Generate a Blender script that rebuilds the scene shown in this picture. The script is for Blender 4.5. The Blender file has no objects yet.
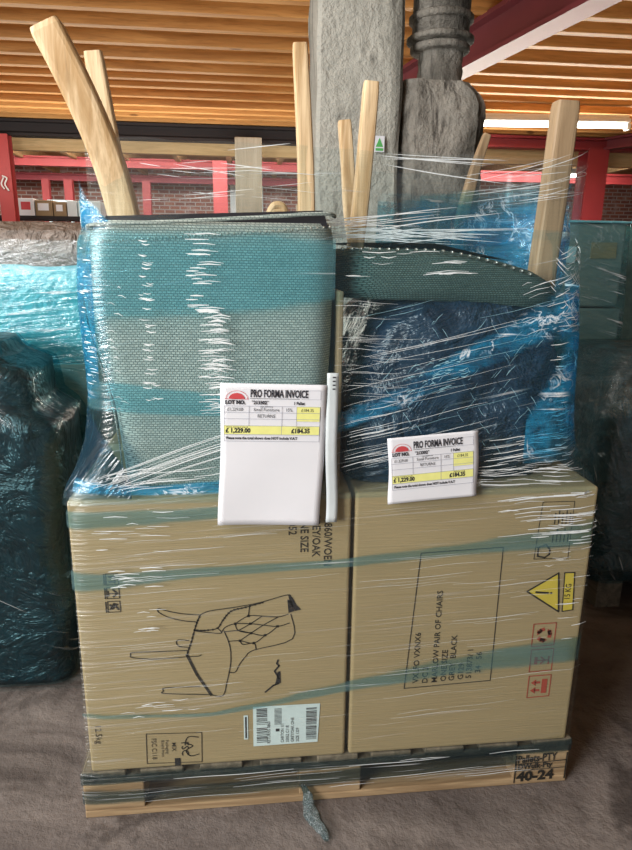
import bpy, bmesh, math, random
from mathutils import Vector, Matrix, noise
random.seed(4)
scene = bpy.context.scene
COL = scene.collection
D = bpy.data

# ------------------------------------------------------------------ camera
cam_d = D.cameras.new('camera'); cam = D.objects.new('camera', cam_d); COL.objects.link(cam)
cam_d.sensor_fit = 'VERTICAL'; cam_d.sensor_height = 36.0; cam_d.lens = 36.0*644.2/850
cam_d.clip_start = .02
_p, _y, _r = [math.radians(a) for a in (14.993, 6.344, 0.738)]
_f = Vector((math.sin(_y)*math.cos(_p), math.cos(_y)*math.cos(_p), -math.sin(_p)))
_rt = Vector((math.cos(_y), -math.sin(_y), 0)); _up = _rt.cross(_f)
_a = _rt*math.cos(_r)+_up*math.sin(_r); _b = -_rt*math.sin(_r)+_up*math.cos(_r)
cam.matrix_world = Matrix(((_a.x, _b.x, -_f.x, -.2037), (_a.y, _b.y, -_f.y, -1.2909), (_a.z, _b.z, -_f.z, 1.3105), (0, 0, 0, 1)))
scene.camera = cam

# ------------------------------------------------------------------ world, light, exposure
world = D.worlds.new('world'); scene.world = world; world.use_nodes = True
wb = world.node_tree.nodes['Background']; wb.inputs[0].default_value = (.88, .94, 1, 1); wb.inputs[1].default_value = .16
scene.view_settings.view_transform = 'Standard'; scene.view_settings.look = 'None'
scene.view_settings.gamma = 1.0; scene.view_settings.use_curve_mapping = False
scene.view_settings.exposure = 0.48
try: scene.cycles.transparent_max_bounces = 32
except Exception: pass

def area(name, loc, target, sx, sy, power, col=(1, 1, 1)):
    l = D.lights.new(name, 'AREA'); l.shape = 'RECTANGLE'; l.size = sx; l.size_y = sy; l.energy = power; l.color = col
    o = D.objects.new(name, l); COL.objects.link(o); o.location = loc
    o.rotation_euler = (Vector(target)-Vector(loc)).to_track_quat('-Z', 'Y').to_euler(); return o
area('daylight_key', (-3.5, -3.0, 1.9), (0, .1, .8), 1.8, 1.4, 150, (1, .98, .94))      # added key light for daylight from the front left, no door there
area('bay_lamp_near', (-1.7, -1.0, 2.86), (-.2, .1, .7), 1.6, .10, 30, (.95, .98, 1))
area('bay_lamp_left', (-2.7, .25, 2.86), (-.4, .1, .4), .14, 1.4, 30, (1, .97, .92))
area('far_bay_fill', (1.0, 10.2, 3.1), (1.0, 13.4, 2.2), 11, 1.0, 270, (1, .98, .95))  # added light for the bright far bay, its ceiling has no skylight
area('far_left_fill', (-3.5, 9.0, 3.1), (-3.2, 11.5, 2.3), 5, .8, 120, (1, .98, .95))  # second added light for the far bay, on the left
area('far_beam_fill', (-1.5, 6.7, 2.3), (-1.5, 9.5, 2.7), 6.0, .12, 24, (1, .96, .88))  # added to brighten the pale timber beam and bricks, no lamp there
area('aisle_lamp', (3.0, 6.2, 2.62), (3.0, 6.0, 0), 1.9, .2, 60, (1, .97, .9))
area('joist_fill_right', (3.4, 7.3, 1.6), (2.6, 4.6, 3.1), 3.0, .8, 115, (1, .93, .80))        # added fill in place of light thrown up off the bright bay's floor
area('joist_fill_left', (-2.2, 7.3, 1.5), (-1.4, 4.8, 3.1), 4.0, .8, 62, (1, .90, .75))  # added fill for bounce on the left joist undersides
area('joist_fill_front', (.6, 2.6, 1.55), (.9, 4.6, 3.0), 5.0, .4, 18, (1, .90, .75))  # weaker added fill on the joists from the near side

# ------------------------------------------------------------------ helpers
def tag(o, label=None, cat=None, group=None, kind=None, category=None):
    for k, v in (('label', label), ('category', cat or category), ('group', group), ('kind', kind)):
        if v: o[k] = v
    return o
def empty(name, loc=(0, 0, 0), **k):
    o = D.objects.new(name, None); COL.objects.link(o); o.location = loc; o.empty_display_size = .05
    return tag(o, **k)
def link(name, me, mat, parent=None, smooth=False):
    o = D.objects.new(name, me); COL.objects.link(o)
    if mat: me.materials.append(mat)
    if parent:
        o.parent = parent; o.matrix_parent_inverse = Matrix.Translation(-parent.location) if parent.parent is None else Matrix()
    if smooth:
        for p in me.polygons: p.use_smooth = True
    return o
class MB:
    """collects geometry, world coordinates"""
    def __init__(s): s.v = []; s.f = []; s.uv = []
    def add(s, vs, fs, uv=None):
        n = len(s.v); s.v += [tuple(v) for v in vs]; s.f += [tuple(i+n for i in f) for f in fs]
        s.uv += list(uv) if uv else [(v[0]+v[1], v[2]) for v in vs]; return s
    def box(s, x0, x1, y0, y1, z0, z1, b=0.0, M=None):
        bm = bmesh.new(); bmesh.ops.create_cube(bm, size=1)
        for v in bm.verts: v.co = Vector(((x0+x1)/2+v.co.x*(x1-x0), (y0+y1)/2+v.co.y*(y1-y0), (z0+z1)/2+v.co.z*(z1-z0)))
        if b: bmesh.ops.bevel(bm, geom=bm.edges[:], offset=b, segments=2, affect='EDGES', profile=.5)
        bm.verts.index_update(); vs = [v.co.copy() for v in bm.verts]; fs = [[v.index for v in f.verts] for f in bm.faces]; bm.free()
        if M: vs = [M@v for v in vs]
        return s.add(vs, fs)
    def grid(s, fn, nu, nv, cu=False, cv=False, uvf=None):
        vs = []; uv = []; fs = []
        for j in range(nv+1):
            for i in range(nu+1):
                vs.append(fn(i/nu, j/nv)); uv.append(uvf(i/nu, j/nv) if uvf else (i/nu, j/nv))
        w = nu+1
        for j in range(nv):
            for i in range(nu): fs.append((j*w+i, j*w+i+1, (j+1)*w+i+1, (j+1)*w+i))
        return s.add(vs, fs, uv)
    def tube(s, pts, rad, n=8, cap=True, sq=None, up=None):
        """swept section; sq=(w,d) gives a rounded rectangular section"""
        pts = [Vector(p) for p in pts]; k = len(pts); vs = []; fs = []
        for i, p in enumerate(pts):
            t = (pts[min(i+1, k-1)]-pts[max(i-1, 0)]).normalized()
            ref = Vector(up) if up else (Vector((0, 1, 0)) if abs(t.y) < .9 else Vector((1, 0, 0)))
            a = ref.cross(t).normalized(); b = t.cross(a)
            r = rad[i] if isinstance(rad, (list, tuple)) else rad
            for q in range(n):
                th = 2*math.pi*(q+.5)/n; c, d = math.cos(th), math.sin(th)
                if sq:
                    e = .35; c = math.copysign(abs(c)**e, c)*sq[0]/2; d = math.copysign(abs(d)**e, d)*sq[1]/2
                vs.append(p+a*c*r+b*d*r)
        for i in range(k-1):
            for q in range(n): fs.append((i*n+q, i*n+(q+1) % n, (i+1)*n+(q+1) % n, (i+1)*n+q))
        if cap: fs.append(tuple(range(n))[::-1]); fs.append(tuple((k-1)*n+q for q in range(n)))
        return s.add(vs, fs)
    def mesh(s, name):
        me = D.meshes.new(name); me.from_pydata(s.v, [], s.f)
        bm = bmesh.new(); bm.from_mesh(me); bmesh.ops.recalc_face_normals(bm, faces=bm.faces); bm.to_mesh(me); bm.free()
        l = me.uv_layers.new(name='UVMap')
        for lp in me.loops: l.data[lp.index].uv = s.uv[lp.vertex_index]
        if getattr(s, 'ac', None):
            l2 = me.uv_layers.new(name='Across')
            for lp in me.loops: l2.data[lp.index].uv = s.ac[lp.vertex_index]
        return me
    def build(s, name, mat, parent=None, smooth=False): return link(name, s.mesh(name), mat, parent, smooth)
def nz(v, sc=1.0, seed=0): return noise.noise(Vector(v)*sc+Vector((seed*7.3, seed*3.1, seed*1.7)))
def lerp(a, b, t): return a+(b-a)*t
def catmull(pts, n=6):
    P = [Vector(p) for p in pts]; out = []
    for i in range(len(P)-1):
        a, b, c, d = P[max(i-1, 0)], P[i], P[i+1], P[min(i+2, len(P)-1)]
        for k in range(n):
            t = k/n; out.append(.5*((2*b)+(c-a)*t+(2*a-5*b+4*c-d)*t*t+(3*b-a-3*c+d)*t**3))
    out.append(P[-1]); return out

# ------------------------------------------------------------------ materials
class NT:
    def __init__(s, name):
        s.m = D.materials.new(name); s.m.use_nodes = True; s.t = s.m.node_tree; s.t.nodes.clear()
        s.out = s.t.nodes.new('ShaderNodeOutputMaterial')
    def n(s, typ, ins=None, **props):
        nd = s.t.nodes.new(typ)
        for k, v in props.items(): setattr(nd, k, v)
        for k, v in (ins or {}).items():
            if isinstance(v, bpy.types.NodeSocket): s.t.links.new(v, nd.inputs[k])
            else: nd.inputs[k].default_value = v
        return nd
    def math(s, op, a, b=0.0, c=0.0, clamp=False):
        nd = s.n('ShaderNodeMath', {0: a, 1: b, 2: c}, operation=op); nd.use_clamp = clamp; return nd.outputs[0]
    def coord(s, kind='Object'): return s.n('ShaderNodeTexCoord').outputs[kind]
    def mapv(s, v, scale=(1, 1, 1), rot=(0, 0, 0), loc=(0, 0, 0)):
        return s.n('ShaderNodeMapping', {0: v, 'Scale': scale, 'Rotation': rot, 'Location': loc}).outputs[0]
    def noise(s, v, scale, detail=3, rough=.55, dist=0):
        return s.n('ShaderNodeTexNoise', {'Vector': v, 'Scale': scale, 'Detail': detail, 'Roughness': rough, 'Distortion': dist}).outputs[0]
    def ramp(s, fac, stops):
        nd = s.n('ShaderNodeValToRGB', {0: fac}); e = nd.color_ramp.elements
        while len(e) < len(stops): e.new(.5)
        for x, (p, c) in zip(e, stops): x.position = p; x.color = (*c, 1) if len(c) == 3 else c
        return nd.outputs[0]
    def step(s, v, a, b): return s.n('ShaderNodeMapRange', {0: v, 1: a, 2: b, 3: 0.0, 4: 1.0}, interpolation_type='SMOOTHSTEP').outputs[0]
    def mix(s, f, a, b, mode='MIX'):
        nd = s.n('ShaderNodeMix', data_type='RGBA', blend_type=mode)
        for i, v in ((0, f), (6, a), (7, b)):
            if isinstance(v, bpy.types.NodeSocket): s.t.links.new(v, nd.inputs[i])
            else: nd.inputs[i].default_value = (*v, 1) if isinstance(v, tuple) and len(v) == 3 else v
        return nd.outputs[2]
    def bump(s, h, strength=.3, dist=.01): return s.n('ShaderNodeBump', {'Height': h, 'Strength': strength, 'Distance': dist}).outputs[0]
    def bsdf(s, col, rough=.6, normal=None, metal=0, spec=.5, **k):
        ins = {'Base Color': (*col, 1) if isinstance(col, tuple) and len(col) == 3 else col, 'Roughness': rough, 'Metallic': metal, 'Specular IOR Level': spec}
        ins.update(k)
        if normal: ins['Normal'] = normal
        return s.n('ShaderNodeBsdfPrincipled', ins).outputs[0]
    def done(s, sh): s.t.links.new(sh, s.out.inputs[0]); return s.m

def plain(name, col, rough=.6, bump=0, bscale=60, var=.1, metal=0, spec=.4):
    t = NT(name); c = t.coord(); n = t.noise(c, bscale)
    cc = t.mix(n, tuple(x*(1-var) for x in col), tuple(min(1, x*(1+var)) for x in col))
    return t.done(t.bsdf(cc, rough, t.bump(n, bump, .004) if bump else None, metal, spec))

def m_cardboard(name, col):
    t = NT(name); c = t.coord()
    n = t.noise(t.mapv(c, (1.2, 1.2, 5)), 2.5, 4); n2 = t.noise(t.mapv(c, (1, 1, 30)), 8, 3)
    cc = t.mix(n, tuple(x*.86 for x in col), tuple(x*1.1 for x in col))
    sc = t.step(t.noise(c, 22, 5, .7), .66, .78)
    cc = t.mix(t.math('MULTIPLY', sc, .35), cc, tuple(x*.6 for x in col))
    return t.done(t.bsdf(cc, .75, t.bump(t.math('ADD', n2, t.noise(c, 5, 4)), .25, .006), spec=.25))
def m_wood(name, c1, c2, axis=2, rough=.55, knots=False, scale=1.0, vec=None):
    t = NT(name); c = t.coord(); s = [14*scale]*3; s[axis] = .9*scale
    n = t.noise(t.mapv(c, tuple(s)), 3, 5, .65, .6); s2 = [60*scale]*3; s2[axis] = 2
    g = t.noise(t.mapv(c, tuple(s2)), 3, 2)
    cc = t.mix(t.step(n, .3, .7), c1, c2); cc = t.mix(t.math('MULTIPLY', t.step(g, .5, .75), .35), cc, tuple(x*.55 for x in c1))
    if knots:
        s3 = [4.2]*3; s3[axis] = 1.6
        v = t.n('ShaderNodeTexVoronoi', {'Vector': t.mapv(c, tuple(s3)), 'Scale': 1.0}).outputs[0]
        cc = t.mix(t.math('MULTIPLY', t.math('SUBTRACT', 1.0, t.step(v, .05, .12)), .8), cc, tuple(x*.25 for x in c1))
    return t.done(t.bsdf(cc, rough, t.bump(g, .15, .003), spec=.35))
def m_weave(name, c1, c2, gap, fx=.011, fz=.0065):
    t = NT(name); s = t.n('ShaderNodeSeparateXYZ', {0: t.coord()})
    x = t.math('ADD', s.outputs[0], s.outputs[1])
    wob = t.noise(t.coord(), 9, 2); z = t.math('MULTIPLY_ADD', wob, .004, s.outputs[2])
    v = t.n('ShaderNodeCombineXYZ', {0: x, 1: z}).outputs[0]
    b = t.n('ShaderNodeTexBrick', {'Vector': v, 'Color1': (1, 1, 1, 1), 'Color2': (.6, .6, .6, 1), 'Mortar': (0, 0, 0, 1), 'Scale': 1.0, 'Mortar Size': .0011, 'Mortar Smooth': .9, 'Bias': 0.0, 'Brick Width': fx, 'Row Height': fz})
    n = t.noise(t.mapv(t.coord(), (1, 1, 3)), 90, 2)
    cc = t.mix(b.outputs[0], gap, t.mix(n, c1, c2))
    return t.done(t.bsdf(cc, .85, t.bump(b.outputs[0], .7, .003), spec=.2))
def m_film(name, tint=(.95, .98, 1), haze=.05, hcol=(.8, .9, .95), streak=.6, fx=3.0, fz=90.0, thr=.58, rot=0.0, cl=(2, 5), cthr=.45, rough=.22, gloss=.07, crumple=0.0, bump=.4, patch=0.0, fade=0.0):
    """stretch film: clear sheet, slight haze, folds along the sheet with highlights put in as milky streaks (UV = metres)"""
    t = NT(name); uv = t.n('ShaderNodeUVMap', uv_map='UVMap').outputs[0]
    r = t.mapv(uv, (1, 1, 1), (0, 0, rot))
    n = t.noise(t.mapv(r, (fx, fz, 1)), 1, 3, .6, .3)
    cn = t.noise(t.mapv(r, (cl[0], cl[1], 1), loc=(3.3, 1.7, 0)), 1, 3)
    fold = t.math('MULTIPLY', t.step(n, thr, thr+.09), t.step(cn, cthr, cthr+.14))
    h = n
    if crumple:
        w = t.noise(t.mapv(uv, (1, 1, 1), loc=(5, 5, 0)), 16, 4, .6, 1.2)
        rd = t.math('SUBTRACT', 1.0, t.math('MULTIPLY', t.math('ABSOLUTE', t.math('SUBTRACT', w, .5)), 26), clamp=True)
        fold = t.math('MAXIMUM', fold, t.math('MULTIPLY', t.math('MULTIPLY', rd, t.step(t.noise(uv, 9, 2), .48, .6)), crumple))
        h = t.math('ADD', n, w)
    if patch:
        pt = t.noise(t.mapv(r, (cl[0]*1.6, cl[1]*2.2, 1), loc=(9, 2, 0)), 1, 4, .6, .5)
        hz = t.math('MULTIPLY', haze, t.math('MULTIPLY_ADD', t.step(pt, .36, .62), patch, 1-patch))
    else: hz = haze
    fac = t.math('MULTIPLY_ADD', fold, streak, hz, clamp=True)
    col = t.mix(fold, hcol, (.93, .96, .98))  # highlights on the folds put in as near-white colour
    nb = t.bump(h, bump, .01)
    body = t.bsdf(col, .35, nb, spec=.6)
    tr = t.n('ShaderNodeBsdfTransparent', {0: (*tint, 1)}).outputs[0]
    gl = t.n('ShaderNodeBsdfGlossy', {'Roughness': rough, 'Normal': nb, 'Color': (1, 1, 1, 1)}).outputs[0]
    a = t.n('ShaderNodeMixShader', {0: gloss, 1: tr, 2: gl}).outputs[0]
    sh = t.n('ShaderNodeMixShader', {0: fac, 1: a, 2: body}).outputs[0]
    if fade:
        ac = t.n('ShaderNodeSeparateXYZ', {0: t.n('ShaderNodeUVMap', uv_map='Across').outputs[0]}).outputs[1]
        wob = t.math('MULTIPLY_ADD', t.math('SUBTRACT', t.noise(t.mapv(uv, (5, 60, 1)), 1, 4, .7), .5), 1.1*fade*2, ac)
        ed = t.math('MULTIPLY', t.step(wob, 0.0, fade), t.math('SUBTRACT', 1.0, t.step(wob, 1-fade, 1.0)))
        sh = t.n('ShaderNodeMixShader', {0: ed, 1: t.n('ShaderNodeBsdfTransparent').outputs[0], 2: sh}).outputs[0]
    return t.done(sh)
def m_bag(name, c1, c2, rough=.3, scale=7, strength=.8):
    t = NT(name); c = t.coord()
    w = t.noise(t.mapv(c, (1, 1, 1.3)), scale, 5, .6, 1.4); w2 = t.noise(c, scale*3, 3, .6, .8)
    r1 = t.math('ABSOLUTE', t.math('SUBTRACT', w, .5))
    cc = t.mix(t.step(w2, .3, .7), c1, c2)
    return t.done(t.bsdf(cc, rough, t.bump(t.math('MULTIPLY_ADD', w2, .3, r1), strength, .05), spec=.7))
def m_steel(name, col, rough=.5):
    t = NT(name); c = t.coord(); n = t.noise(c, 3, 5, .6); k = t.step(t.noise(c, 14, 5, .7), .62, .72)
    cc = t.mix(n, tuple(x*.8 for x in col), tuple(x*1.15 for x in col)); cc = t.mix(t.math('MULTIPLY', k, .35), cc, tuple(x*.45 for x in col))
    return t.done(t.bsdf(cc, rough, t.bump(n, .1, .01), spec=.4))
def m_concrete(name, c1, c2, dark, sc=2.0, streaky=True, bump=.6):
    t = NT(name); c = t.coord()
    a = t.noise(t.mapv(c, (1, 1, .45 if streaky else 1)), sc*1.6, 6, .65, .4); b = t.noise(c, sc*14, 5, .7)
    cc = t.mix(t.step(a, .35, .65), c1, c2)
    st = t.noise(t.mapv(c, (6, 6, .8) if streaky else (1.5, 1.5, 1.5)), sc, 5, .7, .6)
    cc = t.mix(t.math('MULTIPLY', t.step(st, .5, .66), .75), cc, dark)
    cc = t.mix(t.math('MULTIPLY', t.step(b, .6, .75), .5), cc, dark)
    return t.done(t.bsdf(cc, .85, t.bump(t.math('ADD', a, b), bump, .022), spec=.2))
def m_brick(name):
    t = NT(name); s = t.n('ShaderNodeSeparateXYZ', {0: t.coord()})
    v = t.n('ShaderNodeCombineXYZ', {0: t.math('ADD', s.outputs[0], s.outputs[1]), 1: s.outputs[2]}).outputs[0]
    b = t.n('ShaderNodeTexBrick', {'Vector': v, 'Color1': (.42, .16, .11, 1), 'Color2': (.27, .11, .09, 1), 'Mortar': (.5, .42, .38, 1), 'Scale': 1.0, 'Mortar Size': .012, 'Brick Width': .23, 'Row Height': .085})
    n = t.noise(t.coord(), 3, 5, .7); cc = t.mix(t.step(n, .5, .75), b.outputs[0], (.55, .42, .38))
    return t.done(t.bsdf(cc, .9, t.bump(b.outputs[1], -.4, .01), spec=.2))
def m_emit(name, col, s):
    t = NT(name); return t.done(t.n('ShaderNodeEmission', {0: (*col, 1), 1: s}).outputs[0])

M = {}
M['card'] = m_cardboard('cardboard', (.36, .295, .170))
M['card2'] = m_cardboard('cardboard_old', (.30, .21, .12))
M['card_grey'] = m_cardboard('cardboard_grey', (.24, .30, .28))
M['edge'] = m_cardboard('cardboard_edge', (.55, .47, .30))
M['print'] = plain('black_print', (.02, .018, .015), .7)
M['printred'] = plain('red_print', (.36, .06, .04), .7)
M['printyel'] = plain('yellow_print', (.60, .50, .07), .6)
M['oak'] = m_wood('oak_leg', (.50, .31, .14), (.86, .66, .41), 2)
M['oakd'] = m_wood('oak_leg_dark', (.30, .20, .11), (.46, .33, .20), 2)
M['joist'] = m_wood('joist_timber', (.46, .21, .06), (.72, .38, .13), 0, .6, True, .35)
M['deckb'] = m_wood('deck_boards', (.50, .27, .10), (.66, .40, .18), 1, .6, False, .5)
M['timber'] = m_wood('pale_timber', (.55, .36, .16), (.75, .52, .27), 0, .6, False, .3)
M['postw'] = m_wood('grey_timber', (.28, .25, .19), (.38, .34, .27), 2, .7, False, .4)
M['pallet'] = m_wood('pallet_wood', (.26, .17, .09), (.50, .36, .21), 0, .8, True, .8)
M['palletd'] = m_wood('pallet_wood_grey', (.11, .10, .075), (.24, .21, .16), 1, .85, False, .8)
M['weave'] = m_weave('grey_green_weave', (.42, .49, .45), (.62, .68, .62), (.17, .22, .21), .0085, .005)
M['tweed'] = m_weave('dark_green_tweed', (.10, .17, .15), (.17, .25, .23), (.03, .055, .05), .006, .004)
M['black'] = plain('black_cloth', (.012, .012, .016), .8, .3, 200)
M['stud'] = plain('nail_stud', (.55, .55, .5), .3, metal=.8)
M['bluebag'] = m_bag('blue_bag', (.006, .020, .045), (.018, .050, .095), .33, 5, .8)
M['palegreen'] = m_bag('pale_green_wrap', (.14, .30, .27), (.26, .46, .40), .3, 4, .5)
M['brownbag'] = m_bag('brown_bag', (.13, .10, .08), (.24, .19, .16), .45, 7, 1.0)
M['tealwrap'] = m_bag('teal_wrap', (.04, .16, .19), (.10, .27, .30), .3, 5, .8)
M['paletealwrap'] = m_bag('pale_teal_wrap', (.12, .42, .50), (.25, .58, .64), .3, 4, .6)
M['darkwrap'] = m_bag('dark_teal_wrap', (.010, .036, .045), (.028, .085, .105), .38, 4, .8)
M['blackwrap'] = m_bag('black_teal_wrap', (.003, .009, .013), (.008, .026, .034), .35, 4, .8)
M['paper'] = plain('white_paper', (.80, .81, .86), .6, .1, 14, .03)
M['paperyel'] = plain('yellow_paper', (.86, .86, .30), .6)
M['ink'] = plain('ink', (.03, .03, .04), .7)
M['inkgrey'] = plain('grey_line', (.35, .36, .42), .7)
M['inkred'] = plain('red_logo', (.60, .07, .08), .6)
M['labelblue'] = plain('pale_blue_label', (.62, .78, .82), .4)
M['strap'] = plain('white_plastic', (.62, .68, .70), .35, .2, 30)
M['red'] = m_steel('red_steel', (.36, .045, .055))
M['redlit'] = m_steel('lit_red_steel', (.42, .05, .05))  # lighter copy of the red steel, light put into its colour
M['darksteel'] = m_steel('black_and_shaded_steel', (.018, .013, .014), .7)  # also carries the shade on the left background beam
M['maroon'] = m_steel('maroon_steel', (.20, .035, .05))
M['pillar'] = m_concrete('concrete', (.34, .34, .30), (.56, .55, .49), (.11, .105, .09), 1.7, True, 1.0)
M['casing'] = m_concrete('dark_concrete', (.15, .14, .12), (.46, .43, .38), (.035, .03, .026), 3.0, True, 1.0)
M['floor'] = m_concrete('floor_concrete', (.115, .098, .092), (.225, .195, .18), (.04, .032, .03), 1.3, False, .5)
M['brick'] = m_brick('brick')
M['white'] = plain('white_paint', (.75, .76, .75), .5)
M['tube'] = m_emit('lamp_tube', (1, .97, .85), 9)
M['lampbody'] = plain('lamp_body', (.8, .8, .76), .4)
M['green'] = plain('green_print', (.10, .45, .12), .6)
M['film'] = m_film('clear_film', haze=.02, streak=.17, fx=1.6, fz=150, thr=.56, cthr=.42, rot=-.06, hcol=(.6, .62, .55), tint=(.985, .985, .96), gloss=.045, bump=.6)
M['filmtop'] = m_film('loose_clear_film', haze=.02, streak=.6, fx=1.4, fz=110, thr=.6, cthr=.5, cl=(1.5, 9), rot=.03, tint=(.93, .97, .97), gloss=.05)
M['filmup'] = m_film('upper_film', haze=.02, streak=.30, fx=2.5, fz=120, thr=.6, cthr=.48, rot=-.22, tint=(.88, .96, .98), hcol=(.2, .55, .68), gloss=.055, rough=.16, bump=.35)
M['bandteal'] = m_film('teal_film_layers', haze=.34, hcol=(.17, .33, .35), streak=.3, fx=2, fz=150, thr=.6, rot=-.04, tint=(.66, .82, .84), gloss=.05, patch=.45, fade=.22)
M['bandblue'] = m_film('blue_film_layers', haze=.42, hcol=(.02, .36, .66), streak=.8, fx=5, fz=70, thr=.58, cthr=.42, cl=(6, 9), tint=(.35, .80, 1), crumple=.9, gloss=.12, patch=.85, fade=.25, bump=.8, rough=.15)
M['bandaqua'] = m_film('aqua_film_layers', haze=.16, hcol=(.22, .56, .64), streak=.3, fx=3, fz=120, thr=.62, tint=(.58, .86, .92), gloss=.05, patch=.35, fade=.12)
M['bandnavy'] = m_film('navy_film_folds', haze=.45, hcol=(.01, .05, .09), streak=.5, fx=6, fz=60, thr=.58, cthr=.45, cl=(9, 6), rot=-.9, tint=(.3, .55, .7), gloss=.1, patch=.3, fade=.12, bump=1.0)
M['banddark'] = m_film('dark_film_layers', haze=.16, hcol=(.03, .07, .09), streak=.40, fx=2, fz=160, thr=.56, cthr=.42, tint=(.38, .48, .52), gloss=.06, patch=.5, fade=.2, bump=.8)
M['tealfilm'] = m_film('teal_stack_film', haze=.24, hcol=(.08, .26, .29), streak=.7, fx=3, fz=75, thr=.57, cthr=.46, rot=.25, tint=(.78, .92, .93), gloss=.08, crumple=.35, patch=.9, bump=.8, rough=.14)
M['greyfilm'] = m_film('silvery_stack_film', haze=.16, hcol=(.16, .28, .31), streak=.6, fx=3, fz=55, thr=.58, cthr=.46, rot=1.2, tint=(.6, .85, .9), gloss=.12, crumple=.3, patch=.7, bump=1.0, rough=.18)
M['darkfilm'] = m_film('dark_stack_film', haze=.035, hcol=(.02, .09, .12), streak=.40, fx=2.5, fz=60, thr=.60, cthr=.5, rot=.55, tint=(.6, .85, .9), gloss=.035, patch=.7, bump=.6, rough=.15)
M['aquafilm'] = m_film('bright_aqua_film', haze=.35, hcol=(.10, .55, .66), streak=.4, fx=3, fz=60, thr=.6, cthr=.5, rot=-.1, tint=(.5, .9, .95), gloss=.12, crumple=.25, patch=.6, bump=1.0, rough=.18)
M['tailfilm'] = m_film('crumpled_clear_film', haze=.30, hcol=(.30, .42, .45), streak=.9, fx=60, fz=60, thr=.55, cthr=.3, cl=(20, 20), tint=(.6, .8, .85), gloss=.25, crumple=1.0, bump=1.0)
M['strand'] = plain('film_fold_glint', (.85, .90, .93), .3, spec=.6)  # film folds with their highlights put into a near-white colour
M['strandblue'] = plain('blue_fold_glint', (.35, .62, .72), .3, spec=.6)  # blue glints on the folds, put into the colour
M['strandteal'] = plain('teal_fold_glint', (.30, .50, .52), .3, spec=.6)

# ================================================================== STRUCTURE
f = MB(); f.box(-12, 14, -7, 15, -.1, 0); o = f.build('floor', M['floor']); tag(o, 'dark brown stained concrete warehouse floor', kind='structure')
t_ = MB()
ceil = MB(); ceil.box(-9, 10, -5.5, 8.05, 3.2, 3.24); ceil = ceil.build('ceiling', M['deckb']); tag(ceil, kind='structure')
for i in range(17):
    y = 2.0+i*.372; sk = .012*math.sin(i*2.1)
    j = MB(); j.box(-9, 10, y-.04+sk, y+.045+sk, 2.9+.012*math.sin(i*1.3), 3.2, .006); j.build('joist', M['joist'], ceil)
c2 = MB(); c2.box(-9, 12, 8.25, 15, 3.2, 3.24); c2 = c2.build('ceiling_far', M['deckb']); tag(c2, kind='structure')
for i in range(15):
    j = MB(); x = -6.2+i*.95; j.box(x, x+.09, 8.25, 14.4, 2.93, 3.2); j.build('joist', M['timber'], c2)
w = MB(); w.box(-9, 12, 14.4, 14.6, 0, 3.4); w = w.build('wall_back', M['brick']); tag(w, kind='structure')
w = MB(); w.box(-9.2, -9, -7, 14.6, 0, 3.4); w = w.build('wall_left', M['brick']); tag(w, kind='structure')
w = MB(); w.box(12, 12.2, -7, 14.6, 0, 3.4); w = w.build('wall_right', M['brick']); tag(w, kind='structure')

def ibeam(name, a, b, z0, z1, wf, mat, label, cat='steel beam', tf=.03, **k):
    a = Vector(a); b = Vector(b); d = (b-a).normalized(); s = Vector((-d.y, d.x, 0)); r = MB()
    prof = [(-wf/2, z0), (wf/2, z0), (wf/2, z0+tf), (.012, z0+tf), (.012, z1-tf), (wf/2, z1-tf), (wf/2, z1), (-wf/2, z1), (-wf/2, z1-tf), (-.012, z1-tf), (-.012, z0+tf), (-wf/2, z0+tf)]
    vs = [Vector((p.x, p.y, 0))+s*u+Vector((0, 0, z)) for p in (a, b) for u, z in prof]; n = 12
    fs = [(i, (i+1) % n, n+(i+1) % n, n+i) for i in range(n)]+[tuple(range(n)), tuple(range(n, 2*n))]
    r.add(vs, fs); o = r.build(name, mat); tag(o, label, cat, **k); return o
ibeam('steel_beam', (-9, 8.0), (.9, 8.0), 2.70, 2.895, .2, M['darksteel'], 'long steel beam coloured black for shade, across the left background under the last joists')  # left part of the red beam, its shade put into the black
ibeam('steel_beam', (.95, 8.0), (10, 8.0), 2.74, 2.895, .2, M['red'], 'dark red steel beam running level across the right background, above the red column')
ibeam('steel_beam', (1.85, 1.7), (1.22, 5.2), 2.62, 2.895, .17, M['maroon'], 'maroon steel beam crossing diagonally under the joists at top right')
ibeam('steel_beam', (-9, 12.0), (1.0, 12.0), 2.80, 2.97, .16, M['redlit'], 'brightly lit red far steel beam above the brick panels on the left')
ibeam('steel_beam', (-9, 13.2), (1.0, 13.2), 2.66, 2.80, .16, M['red'], 'lower dark red rail just below the brightly lit red far beam')
ibeam('steel_beam', (1.4, 11.0), (12, 11.0), 2.62, 2.80, .16, M['redlit'], 'brightly lit red far beam behind the red column on the right')
ibeam('steel_beam', (4.85, 7.9), (6.6, 4.2), 2.74, 2.895, .15, M['maroon'], 'short red beam coming off the top of the red column towards the right edge')
r = MB(); r.box(-9, 10, 8.3, 8.42, 2.58, 2.895); tag(r.build('timber_beam', M['timber']), 'pale yellow timber beam seen just under the long shade-darkened steel beam', 'timber beam')

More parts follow.
